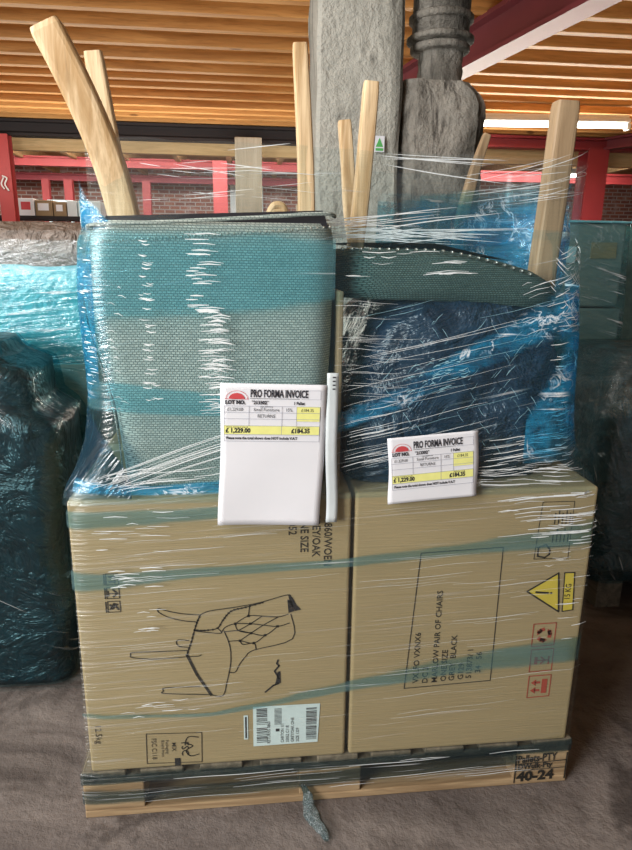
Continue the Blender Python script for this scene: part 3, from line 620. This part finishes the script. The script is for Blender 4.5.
ch2 = empty('upturned_tub_chair', (.23, .33, .81), label='upturned dark green tweed chair bagged in blue plastic, on the right carton', category='chair')
def seat2():
    s = MB(); lv = [(1.215, .01, .49, .085, .60, .09), (1.235, .005, .51, .075, .61, .10), (1.27, .005, .512, .072, .61, .10), (1.305, .008, .49, .08, .60, .08), (1.32, .02, .46, .10, .58, .07)]
    m = solid(lv, .010, 7, 8, 20, 90)
    m.v = [(x, y, z-max(0, (x-.18))**1.6*.42*(z-1.15)/.17) for x, y, z in m.v]; return m
seat2().build('tweed_seat', M['tweed'], ch2, True)
s = MB(); s.add([(.02, .12, 1.332), (.2, .12, 1.334), (.38, .12, 1.298), (.38, .56, 1.31), (.2, .56, 1.335), (.02, .56, 1.335)], [(0, 1, 2, 3, 4, 5)]); s.build('dust_cover', M['black'], ch2)
s = MB()
for i in range(22):
    x = .0+i*.0195; z = 1.318-max(0, (x-.18))**1.6*.5; s.tube([(x, .083, z), (x, .073, z+.001)], [.0045, .002], 8)
s.build('nail_heads', M['stud'], ch2, True)
LV2 = [(.812, .012, .510, .06, .55, .10), (.86, .006, .518, .045, .58, .11), (1.0, .006, .51, .035, .60, .11), (1.10, .03, .512, .04, .60, .11), (1.16, .06, .505, .05, .60, .11), (1.20, .11, .49, .07, .58, .10), (1.22, .16, .45, .10, .55, .08)]
def bagged():
    m = solid(LV2, .03, 5, 5, 70, 140)
    out = []
    for x, y, z in m.v:
        p = Vector((x, y, z)); r_ = abs(nz(p, 11, 3))*.022+abs(nz(p, 24, 4))*.005
        c = Vector((.24, .3, z)); d = (p-c); d.z = 0; d.normalize() if d.length > 1e-6 else None
        out.append(tuple(p-d*r_))
    m.v = out; return m
bagged().build('blue_plastic_bag', M['bluebag'], ch2, True)
leg(ch2, [(.038, .16, 1.31), (.050, .155, 1.45), (.062, .15, 1.65)], .036, .034, M['oak'], .9)
leg(ch2, [(.085, .44, 1.33), (.068, .43, 1.42), (.058, .42, 1.52), (.047, .42, 1.625)], .034, .034, M['oak'], .95)
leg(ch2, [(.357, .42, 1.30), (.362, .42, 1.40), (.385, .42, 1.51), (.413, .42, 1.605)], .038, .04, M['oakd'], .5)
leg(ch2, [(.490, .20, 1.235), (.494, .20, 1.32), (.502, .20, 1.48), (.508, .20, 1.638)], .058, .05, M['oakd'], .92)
s = MB(); s.box(-.014, -.003, .03, .30, .812, 1.235, .003); tag(s.build('cardboard_spacer', M['card2']), 'brown cardboard spacer squeezed between the two upturned chairs', 'cardboard')

# ================================================================== STRETCH FILM round the load
def shell(levels, seed, amp, nsc, n, nzv, z0=None, z1=None, name='film'):
    zs = levels[0][0] if z0 is None else z0; ze = levels[-1][0] if z1 is None else z1; s = MB(); vs = []; uv = []
    for j in range(nzv+1):
        z = lerp(zs, ze, j/nzv); lp, L = rr_loop(*prof(levels, z), n=n)
        for i, (a, b) in enumerate(lp):
            p = Vector((a, b, z)); q = amp*nz(p, nsc, seed); vs.append((a, b-q*.6, z) if b < .1 else (a+q*.6*(1 if a > 0 else -1), b, z)); uv.append((L*i/n, z))
    w_ = n+1; fs = [(j*w_+i, j*w_+i+1, (j+1)*w_+i+1, (j+1)*w_+i) for j in range(nzv) for i in range(n)]
    return s.add(vs, fs, uv)
def on_shell(levels, x, z, off=.003):
    """point on the film where the front (or, past the corner, the right side) is at run x from the left corner"""
    x0, x1, y0, y1, r = prof(levels, z)
    lp, L = rr_loop(x0, x1, y0, y1, r, n=200); d = x-x0-.29*r
    i = d/L*200; k = math.floor(i); q = i-k
    a = Vector((*lp[k % 200], z)); b = Vector((*lp[k % 200+1], z)); t = (b-a).normalized() if (b-a).length > 0 else Vector((1, 0, 0))
    return a.lerp(b, q)+Vector((t.y, -t.x, 0))*off
def band(levels, pts, mat, parent, off=.003, name='film_band', n=40):
    """ribbon; pts = [(x, zlow, zhigh), ...]"""
    s = MB(); P = []
    for i in range(n+1):
        t = i/n*(len(pts)-1); k = min(int(t), len(pts)-2); q = t-k; P.append([lerp(a, b, q) for a, b in zip(pts[k], pts[k+1])])
    for k in range(7):
        pass
    vs = []; uv = []
    for j in range(9):
        for x, zl, zh in P:
            z = lerp(zl, zh, j/8)+(.003*nz((x*9, j*.4, zl*5), 1, 2)); vs.append(on_shell(levels, x, z, off)); uv.append((x, z))
    w_ = n+1; fs = [(j*w_+i, j*w_+i+1, (j+1)*w_+i+1, (j+1)*w_+i) for j in range(8) for i in range(n)]
    s.ac = [(i/n, j/8) for j in range(9) for i in range(n+1)]
    return s.add(vs, fs, uv).build(name, mat, parent, True)
def strands(levels, specs, mat, parent, name='film_glint_strands', off=.005, seed=1):
    """specs = (n, x0,x1, z0,z1, len0,len1, slope, width)"""
    rnd = random.Random(seed); s = MB()
    for n, x0, x1, z0, z1, l0, l1, sl, wd in specs:
        for _ in range(n):
            x = rnd.uniform(x0, x1); z = rnd.uniform(z0, z1); L = rnd.uniform(l0, l1); w_ = wd*rnd.uniform(.4, 1.2); slp = sl+rnd.uniform(-.02, .02); k = max(2, int(L/.03)); vs = []
            for i in range(k+1):
                q = i/k; xx = x+L*q; zz = z+slp*L*q+.0015*math.sin(q*6+x*30); hw = w_/2*math.sin(math.pi*min(1, max(.08, q*.92+.04)))**.5
                p = on_shell(levels, xx, zz, off); vs += [p-Vector((0, 0, hw)), p+Vector((0, 0, hw))]
            s.add(vs, [(2*i, 2*i+2, 2*i+3, 2*i+1) for i in range(k)])
    o = s.build(name, mat, parent); o['kind'] = 'stuff'; return o
wrap = empty('stretch_wrap', (0, .4, 0), label='clear and blue stretch film wound round pallet, cartons and upturned chairs', category='plastic film')
LW = [(.022, -.606, .606, -.008, 1.006, .012), (.125, -.606, .606, -.008, 1.0, .012), (.15, -.588, .596, -.009, .79, .015), (.45, -.584, .596, -.010, .775, .02), (.78, -.584, .592, -.009, .77, .03), (.815, -.576, .578, .0, .765, .05), (.835, -.56, .55, .03, .75, .07)]
LU = [(.80, -.592, .590, -.008, .77, .03), (.825, -.588, .585, -.006, .75, .05), (.86, -.568, .553, -.002, .68, .07), (.92, -.545, .532, .0, .66, .07), (1.02, -.528, .522, .004, .66, .065), (1.15, -.534, .518, .006, .66, .065), (1.24, -.535, .510, .008, .66, .065), (1.33, -.526, .50, .012, .66, .06), (1.36, -.516, .48, .02, .65, .06)]
shell(LW, 1, .006, 5, 160, 40, .045, .83).build('lower_film', M['film'], wrap, True)
shell(LU, 2, .006, 5, 180, 40).build('upper_film', M['filmup'], wrap, True)
# overlapping teal layers on the cartons
band(LW, [(-.584, .60, .655), (-.5, .605, .65), (-.3, .628, .655), (0, .637, .660), (.15, .648, .676), (.35, .655, .70), (.59, .665, .74), (.85, .67, .75)], M['bandteal'], wrap)
band(LW, [(-.584, .285, .297), (-.3, .272, .284), (-.15, .29, .31), (0, .315, .345), (.2, .335, .385), (.4, .35, .42), (.594, .36, .44), (.85, .36, .45)], M['bandteal'], wrap)
band(LW, [(-.584, .745, .79), (-.4, .75, .792), (-.25, .765, .79), (-.1, .77, .785)], M['bandteal'], wrap)
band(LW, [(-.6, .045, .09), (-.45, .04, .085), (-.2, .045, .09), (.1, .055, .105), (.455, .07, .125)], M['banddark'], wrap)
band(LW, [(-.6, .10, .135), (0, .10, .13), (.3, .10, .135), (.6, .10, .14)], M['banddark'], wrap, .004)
# coloured layers on the chairs
band(LU, [(-.58, 1.17, 1.345), (-.5, 1.175, 1.35), (-.3, 1.18, 1.355), (-.15, 1.19, 1.35), (-.02, 1.215, 1.34)], M['bandaqua'], wrap)
band(LU, [(-.58, 1.00, 1.07), (-.35, .985, 1.045), (-.24, .985, 1.03)], M['bandaqua'], wrap)
band(LU, [(-.56, .825, .855), (-.4, .815, .84), (-.25, .82, .85)], M['bandblue'], wrap)
band(LU, [(-1.2, .81, .99), (-.66, .81, 1.0), (-.52, .81, 1.0), (-.475, .81, .93), (-.44, .81, .86)], M['bandnavy'], wrap, .002)
band(LU, [(-.60, .95, 1.36), (-.54, .98, 1.36), (-.49, 1.03, 1.35)], M['bandblue'], wrap, n=6)
band(LU, [(-.01, .94, .99), (.12, .99, 1.045), (.25, 1.055, 1.125), (.38, 1.11, 1.20), (.47, 1.14, 1.26), (.60, 1.17, 1.28)], M['bandblue'], wrap)
band(LU, [(.40, .87, .98), (.46, .86, 1.10), (.50, .86, 1.20), (.54, .86, 1.26), (.75, .86, 1.28)], M['bandblue'], wrap, .006)
# tight folds, their highlights put in as pale ribbons
strands(LW, [(30, .34, .54, .70, .80, .04, .16, .05, .0024), (14, .47, .56, .40, .70, .015, .05, .03, .0022), (14, -.54, -.38, .69, .79, .02, .08, -.02, .0018), (12, -.50, -.42, .61, .66, .03, .06, .0, .0024),
            (10, -.50, -.34, .27, .33, .02, .05, .02, .0022), (7, -.46, -.40, .50, .56, .02, .04, 0, .002), (30, .03, .45, .20, .70, .08, .28, .06, .0006), (30, -.55, -.1, .2, .78, .08, .25, .05, .0006),
            (14, .42, .56, .68, .75, .03, .10, .03, .0026)], M['strand'], wrap, seed=3)
strands(LW, [(18, -.58, .4, .05, .125, .06, .3, .02, .0014)], M['strand'], wrap, 'film_glint_strands', seed=5)
strands(LU, [(70, -.295, -.260, .99, 1.20, .022, .052, -.03, .0024), (26, -.315, -.285, 1.20, 1.345, .02, .05, -.02, .0026), (40, -.405, -.385, 1.02, 1.33, .008, .022, -.05, .0024), (36, -.522, -.505, 1.05, 1.33, .006, .02, -.1, .002),
            (14, -.47, -.44, 1.0, 1.25, .006, .016, -.3, .0016)], M['strand'], wrap, 'film_glint_strands', seed=6)
strands(LU, [(14, -.52, -.44, .835, .87, .20, .32, .34, .0014), (12, -.5, -.3, .83, .87, .06, .14, .1, .0016),
            (26, -.02, .12, .86, 1.12, .10, .34, .22, .0007), (12, -.02, .06, .86, 1.0, .05, .14, .22, .0016), (30, .30, .44, .84, .93, .05, .14, .12, .0018), (50, .44, .50, .84, 1.20, .015, .05, .15, .0022), (26, .2, .45, .82, .86, .04, .14, -.03, .0018),
            (30, -.02, .06, 1.02, 1.23, .04, .12, -.03, .0006), (16, .0, .2, 1.265, 1.315, .02, .09, .03, .0016), (16, .36, .46, 1.15, 1.28, .02, .06, .3, .0014), (40, .44, .53, 1.20, 1.33, .01, .035, .6, .0022), (30, .42, .53, 1.18, 1.33, .01, .035, -.9, .002)], M['strand'], wrap, 'film_glint_strands', seed=7)
strands(LU, [(16, .0, .4, .86, 1.2, .05, .2, .25, .0008), (40, .05, .42, .95, 1.18, .006, .022, 1.2, .0014), (30, .05, .42, .9, 1.18, .006, .02, -1.4, .0014), (40, .12, .26, 1.02, 1.10, .006, .02, .3, .002)], M['strandblue'], wrap, 'film_glint_strands', seed=8)
# loose film pulled between the upturned legs
LT = [(1.335, -.515, .575, .05, .52, .09), (1.42, -.508, .585, .055, .5, .07), (1.525, -.495, .59, .07, .47, .05)]
TP = [(-.500, .06), (-.40, .055), (-.25, .065), (-.09, .08), (.05, .125), (.20, .14), (.40, .155), (.545, .17), (.585, .28), (.50, .44), (.40, .455), (.2, .47), (.0, .475), (-.2, .46), (-.44, .44), (-.49, .36), (-.495, .2), (-.497, .08), (-.500, .06)]
TPc = [(p.x, p.y) for p in catmull([(a, b, 0) for a, b in TP], 8)]
def topsheet(i0, i1, za, zb, nzv, mat, name, off=0.0, cr=.004, path=None):
    s = MB(); pts = (path or TPc)[i0:i1+1]; L = 0; vs = []; uv = []; cum = [0]
    for a, b in zip(pts, pts[1:]): cum.append(cum[-1]+math.dist(a, b))
    for j in range(nzv+1):
        for k, (a, b) in enumerate(pts):
            t = k/(len(pts)-1); z = lerp(lerp(*za, t), lerp(*zb, t), j/nzv)
            q = cr*nz((a*8, b*8, z*12), 1, 5); vs.append((a, b-off+q, z+(.004*nz((a*14, b*9, 0), 1, 3) if j in (0, nzv) else 0))); uv.append((cum[k], z))
    w_ = len(pts); fs = [(j*w_+i, j*w_+i+1, (j+1)*w_+i+1, (j+1)*w_+i) for j in range(nzv) for i in range(w_-1)]
    s.ac = [(k/(w_-1), j/nzv) for j in range(nzv+1) for k in range(w_)]
    return s.add(vs, fs, uv).build(name, mat, wrap, True)
N = len(TPc)-1
topsheet(0, N, (1.345, 1.345), (1.515, 1.515), 10, M['filmtop'], 'loose_film')
BS = [(p.x, p.y) for p in catmull([(.10, .24, 0), (.22, .30, 0), (.33, .36, 0), (.46, .37, 0), (.60, .33, 0), (.62, .40, 0)], 8)]
topsheet(0, 40, (1.30, 1.20), (1.44, 1.50), 12, M['bandblue'], 'film_band', .0, .03, path=BS)
topsheet(14, 40, (1.28, 1.17), (1.40, 1.46), 12, M['bandblue'], 'film_band', .02, .03, path=BS)
topsheet(8, 40, (1.34, 1.30), (1.45, 1.52), 8, M['bandaqua'], 'film_band', -.02, .02, path=BS)
LP = [(p.x, p.y) for p in catmull([(-.525, .10, 0), (-.515, .07, 0), (-.49, .055, 0), (-.46, .052, 0)], 5)]
topsheet(0, 15, (1.34, 1.35), (1.47, 1.36), 8, M['bandblue'], 'film_band', .0, .008, path=LP)
topsheet(0, 15, (1.34, 1.35), (1.44, 1.36), 8, M['bandblue'], 'film_band', .008, .012, path=LP)
def top_strands(specs, mat, seed):
    rnd = random.Random(seed); s = MB()
    for n, i0, i1, z0, z1, l0, l1, sl, wd in specs:
        for _ in range(n):
            a = rnd.uniform(i0, i1); k = rnd.uniform(l0, l1); z = rnd.uniform(z0, z1); vs = []; m = 8; sl_ = sl+rnd.uniform(-.003, .003); w_ = wd*rnd.uniform(.5, 1.2)
            for q in range(m+1):
                i = min(N-.001, a+k*q/m); j = int(i); r_ = i-j; p = Vector((lerp(TPc[j][0], TPc[j+1][0], r_), lerp(TPc[j][1], TPc[j+1][1], r_)-.008, z+sl_*k*q/m)); hw = w_/2*max(.15, math.sin(math.pi*q/m)**.5)
                vs += [p-Vector((0, 0, hw)), p+Vector((0, 0, hw))]
            s.add(vs, [(2*i, 2*i+2, 2*i+3, 2*i+1) for i in range(m)])
    o = s.build('film_glint_strands', mat, wrap); o['kind'] = 'stuff'
top_strands([(5, 33.5, 34.5, 1.487, 1.530, 11, 12, 0, .0020), (22, 22, 34, 1.335, 1.38, 5, 18, .0003, .0018), (10, 8, 22, 1.45, 1.50, 2, 10, .0002, .0014), (16, 42, 52, 1.40, 1.49, 4, 12, .0035, .0013), (26, 22, 44, 1.33, 1.365, 2, 9, 0, .0020), (9, 6, 22, 1.39, 1.46, 2, 8, 0, .001)], M['strand'], 2)
# film tail hanging off the pallet onto the floor
s = MB()
def tail(u, v):
    t = v; x = lerp(-.082, -.040, t)+.004*math.sin(t*9); y = lerp(-.013, -.125, max(0, t-.18)/.82); z = lerp(.062, .012, min(1, t/.3)) if t < .3 else .012
    w_ = .004+.012*math.sin(math.pi*min(1, t*.95+.03)); a = u*2*math.pi; rr = w_*(1+.45*nz((math.cos(a)*2, math.sin(a)*2, t*9), 1, 6))
    return Vector((x+rr*math.cos(a), y, max(.003, z+rr*.6*math.sin(a))))
s.grid(tail, 24, 40); s.build('film_tail', M['tailfilm'], wrap, True)

# ================================================================== WHITE STRIP AND INVOICES
s = MB()
def strip(u, v):
    z = lerp(.752, 1.076, v); return Vector((lerp(-.040, -.016, u)+.004*math.sin(v*7+.5)*(1-v)-.001, -.020+.003*math.sin(v*9), z))
s.grid(strip, 3, 30); o = s.build('edge_strip', M['strap'], smooth=True)
sm = o.modifiers.new('thickness', 'SOLIDIFY'); sm.thickness = .002
tag(o, 'narrow white plastic strip hanging right beside the long invoice', 'plastic strip')
s = MB()
for i in range(4): rect(s, -.030, -.024, 1.066-i*.008, 1.069-i*.008, -.0235)
s.build('punched_holes', M['ink'], o)
def invoice(origin, ang, W, H, hh, label, lot, tilt=0.0):
    """sheet with top-left corner at origin; printed block is hh tall"""
    Mx = Matrix.Translation(origin)@Matrix.Rotation(ang, 4, 'Y')@Matrix.Rotation(math.pi/2+tilt, 4, 'X')
    root = empty('invoice_sheet', origin, label=label, category='paper')
    s = MB()
    def fn(u, v):
        x = W*u; y = -H*v; k = max(0, v-hh/H)
        return Mx@Vector((x+.004*v*math.sin(v*5), y, .0025*math.sin(u*5+v*3)*k*2+.012*max(0, u+v-1.75)**2))
    s.grid(fn, 16, 24); p = s.build('paper', M['paper'], root, True)
    sm = p.modifiers.new('thickness', 'SOLIDIFY'); sm.thickness = .0006; sm.offset = -1
    k = W/.215; q = hh/.135
    def X(a): return a*k
    def Z(b): return -b*q
    e = .0011
    s = MB(); rect(s, X(.155), X(.203), Z(.075), Z(.045), e, Mx); rect(s, X(.008), X(.203), Z(.103), Z(.085), e, Mx); s.build('yellow_cells', M['paperyel'], root)
    s = MB()
    for a in (.045, .058, .071, .085, .103, .117): line(s, [(X(.008), Z(a)), (X(.203), Z(a))], .0008, e+.0003, Mx)
    for a in (.008, .058, .125, .155, .203): line(s, [(X(a), Z(.045)), (X(a), Z(.085))], .0008, e+.0003, Mx)
    for a in (.008, .203): line(s, [(X(a), Z(.085)), (X(a), Z(.117))], .0008, e+.0003, Mx)
    line(s, [(X(.125), Z(.085)), (X(.125), Z(.103))], .0008, e+.0003, Mx); line(s, [(X(.165), Z(.012)), (X(.203), Z(.012)), (X(.203), Z(.03)), (X(.165), Z(.03))], .0006, e+.0003, Mx, True)
    s.build('table_lines', M['inkgrey'], root)
    s = MB(); e2 = e+.0005
    def T(t, size, a, b, bold=0, xs=1):
        s = MB(); put_text(s, t, size*q, X(a), Z(b), e2, 0, bold, xs*k/q, MM=Mx); s.build('printed_line', M['ink'], root)
    T('PRO FORMA INVOICE', .0215, .060, .0265, .0006, .56); line(s, [(X(.060), Z(.0295)), (X(.160), Z(.0295))], .0009, e2, Mx); s.build('heading_underline', M['ink'], root)
    T('LOT NO.', .0105, .010, .041, .0006, .95); T(lot, .010, .063, .041, .0004, .9); T('1 Pallet', .0085, .148, .041, .0003, .9)
    T('£1,229.00', .0095, .014, .055, .0, .85); T('Small Furniture', .0095, .067, .055, 0, .9); T('15%', .0095, .132, .055, 0, .9); T('£184.35', .009, .164, .055, 0, .9); T('RETURNS', .0095, .075, .068, 0, .9)
    T('£ 1,229.00', .0125, .011, .099, .0006, .95); T('£184.35', .0125, .145, .099, .0006, .95); T('Please note the total shown does NOT include V.A.T', .0078, .012, .113, .0003, .86)
    T('TOTAL INVOICE VALUE', .0042, .012, .0895, 0, 1); T('AMOUNT DUE', .0042, .155, .0895, 0, 1); T('DESCRIPTION', .0042, .080, .0475, 0, 1)
    s = MB(); n = 14; c = (.033, .031)
    def dome(r0, r1, a0, a1, sz=.6): 
        vs = []
        for i in range(n+1):
            a = lerp(a0, a1, i/n); vs += [Mx@Vector((X(c[0]+r0*math.cos(a)), Z(c[1]-r0*sz*math.sin(a)), e2)), Mx@Vector((X(c[0]+r1*math.cos(a)), Z(c[1]-r1*sz*math.sin(a)), e2))]
        s.add(vs, [(2*i, 2*i+2, 2*i+3, 2*i+1) for i in range(n)])
    dome(.0215, .0225, 0, math.pi, .75); dome(.0, .016, .1, math.pi-.1, .75); line(s, [(X(.009), Z(.031)), (X(.056), Z(.031))], .001, e2, Mx)
    s.build('logo', M['inkred'], root); return root
invoice((-.255, -.021, 1.058), .03, .214, .305, .138, 'long white invoice sheet hanging over the left carton, blank in its lower half', '*213302*')
invoice((.088, -.020, .936), -.075, .196, .148, .134, 'short white invoice sheet on the blue bag above the right carton', '*213302*')

# ================================================================== NEIGHBOURING WRAPPED LOADS
def crumpled(levels, amp, sc, seed, n=90, nzv=50):
    m = solid(levels, amp, sc, seed, nzv, n); return m
def sheath(levels, grow, mat, parent, seed, name='film'):
    lv = [(z, a-grow, b+grow, c-grow, d+grow, r+grow*.5) for z, a, b, c, d, r in levels]; return shell(lv, seed, .01, 4, 120, 30, name=name).build('film', mat, parent, True)
def small_pallet(x0, x1, y0, y1, parent):
    for i in range(5):
        x = lerp(x0, x1-.1, i/4); r = MB(); r.box(x, x+.1, y0, y1, .11, .13); r.build('pallet_board', M['palletd'], parent)
    for x in (x0, (x0+x1)/2-.05, x1-.1):
        r = MB(); r.box(x, x+.1, y0, y1, 0, .11); r.build('pallet_runner', M['palletd'], parent)
# D: behind at left
Dl = empty('wrapped_pallet_load', (-1.25, 1.5, 0), label='tall blue-wrapped load at left with a brown bag on top, behind the left carton', category='wrapped pallet')
small_pallet(-1.9, -.68, 1.0, 2.0, Dl)
crumpled([(.13, -1.88, -.72, 1.05, 2.0, .04), (.42, -1.9, -.70, 1.02, 2.0, .04)], .02, 4, 11).build('lower_bundle', M['darkwrap'], Dl, True)
crumpled([(.425, -1.9, -.72, 1.02, 2.0, .03), (.745, -1.9, -.70, 1.0, 2.0, .03)], .02, 4, 12).build('middle_bundle', M['tealwrap'], Dl, True)
crumpled([(.75, -1.9, -.66, .98, 2.0, .012), (.93, -1.9, -.66, .98, 2.0, .012)], .004, 3, 13).build('grey_carton', M['card_grey'], Dl, False)
crumpled([(.935, -1.9, -.66, .98, 2.0, .04), (1.0, -1.92, -.64, .95, 2.02, .06), (1.2, -1.92, -.62, .95, 2.02, .08), (1.26, -1.88, -.66, .99, 2.0, .08)], .03, 3, 14).build('upper_bundle', M['paletealwrap'], Dl, True)
crumpled([(1.24, -1.86, -.70, 1.02, 1.9, .08), (1.30, -1.9, -.66, 1.0, 1.95, .10), (1.37, -1.88, -.68, 1.02, 1.9, .10), (1.40, -1.8, -.75, 1.1, 1.85, .08)], .05, 4, 15).build('brown_bag', M['brownbag'], Dl, True)
sheath([(.1, -1.9, -.68, 1.0, 2.0, .04), (.92, -1.9, -.64, .97, 2.0, .02)], .008, M['tealfilm'], Dl, 18)
sheath([(1.20, -1.93, -.60, .94, 2.02, .09), (1.34, -1.92, -.63, .98, 1.97, .1)], .01, M['filmup'], Dl, 19)
sheath([(.935, -1.9, -.64, .96, 2.0, .03), (.95, -1.9, -.64, .96, 2.0, .04), (1.2, -1.93, -.59, .93, 2.02, .08), (1.245, -1.93, -.60, .94, 2.02, .09)], .02, M['aquafilm'], Dl, 16)
# E: near left, dark
El = empty('wrapped_pallet_load', (-1.3, .7, 0), label='dark teal wrapped load at the left edge, nearest the camera', category='wrapped pallet')
LE = [(.02, -1.9, -.76, .50, .9, .06), (.5, -1.9, -.75, .48, .9, .06), (.83, -1.9, -.74, .48, .9, .06), (.87, -1.9, -.80, .50, .9, .06), (.98, -1.9, -.815, .52, .9, .06), (1.01, -1.9, -.90, .55, .9, .06), (1.05, -1.88, -.92, .56, .88, .06)]
LE[1:1] = [(.3, -1.9, -.745, .485, .9, .06)]
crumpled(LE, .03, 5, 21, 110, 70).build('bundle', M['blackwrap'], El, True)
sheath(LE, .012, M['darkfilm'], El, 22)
# A: tall right
Al = empty('wrapped_pallet_load', (1.5, 1.9, 0), label='tall teal-wrapped carton stack directly behind the blue bag at right', category='wrapped pallet')
small_pallet(1.06, 1.62, 1.55, 2.2, Al)
r = MB(); r.box(1.07, 1.55, 1.56, 2.15, .13, .62, .01); r.build('brown_carton', M['card2'], Al)
r = MB(); r.box(1.07, 1.53, 1.56, 2.15, .625, 1.08, .01); r.build('grey_carton', M['card_grey'], Al)
r = MB(); r.box(1.05, 1.50, 1.55, 2.15, 1.085, 1.45, .01); r.build('grey_carton', M['card_grey'], Al)
r = MB(); r.box(1.22, 1.27, 1.545, 1.549, 1.28, 1.35); r.build('label', M['labelblue'], Al)
r = MB(); r.box(1.10, 1.14, 1.545, 1.549, 1.32, 1.39); r.build('label', M['labelblue'], Al)
r = MB(); r.box(1.34, 1.46, 1.545, 1.549, 1.30, 1.37); r.build('label', M['card'], Al)
sheath([(.5, 1.06, 1.56, 1.55, 2.16, .02), (1.46, 1.04, 1.51, 1.54, 2.16, .02)], .006, M['tealfilm'], Al, 32)
sheath([(.1, 1.05, 1.57, 1.54, 2.16, .02), (.5, 1.06, 1.56, 1.55, 2.16, .02)], .006, M['film'], Al, 33)
r = MB(); r.box(1.03, 1.52, 1.53, 2.16, 1.452, 1.462, .004); r.build('top_sheet', M['paletealwrap'], Al)
# B: further right
Bl = empty('wrapped_pallet_load', (2.2, 2.7, 0), label='pale green wrapped stack at the right edge, furthest back of the right-hand loads', category='wrapped pallet')
small_pallet(1.72, 2.7, 2.2, 3.0, Bl)
crumpled([(.13, 1.74, 2.68, 2.2, 3.0, .02), (1.47, 1.70, 2.7, 2.2, 3.0, .02)], .012, 3, 41).build('bundle', M['palegreen'], Bl, True)
sheath([(.1, 1.73, 2.69, 2.2, 3.0, .03), (1.49, 1.69, 2.71, 2.2, 3.0, .03)], .01, M['filmup'], Bl, 42)
# C: near right bundle
Cl = empty('wrapped_pallet_load', (1.4, .95, 0), label='lumpy grey-blue wrapped bundle at the right edge, beside the right carton', category='wrapped pallet')
small_pallet(1.12, 1.9, .80, 1.3, Cl)
LC = [(.13, 1.08, 1.95, .76, 1.35, .06), (.22, 1.02, 1.98, .68, 1.4, .10), (.5, 1.0, 2.0, .66, 1.42, .12), (.80, 1.01, 2.0, .66, 1.42, .12), (.90, 1.05, 1.98, .70, 1.38, .12), (.97, 1.14, 1.9, .78, 1.3, .12)]
crumpled(LC, .03, 6, 51, 120, 70).build('bundle', M['darkwrap'], Cl, True)
sheath(LC, .012, M['greyfilm'], Cl, 52)
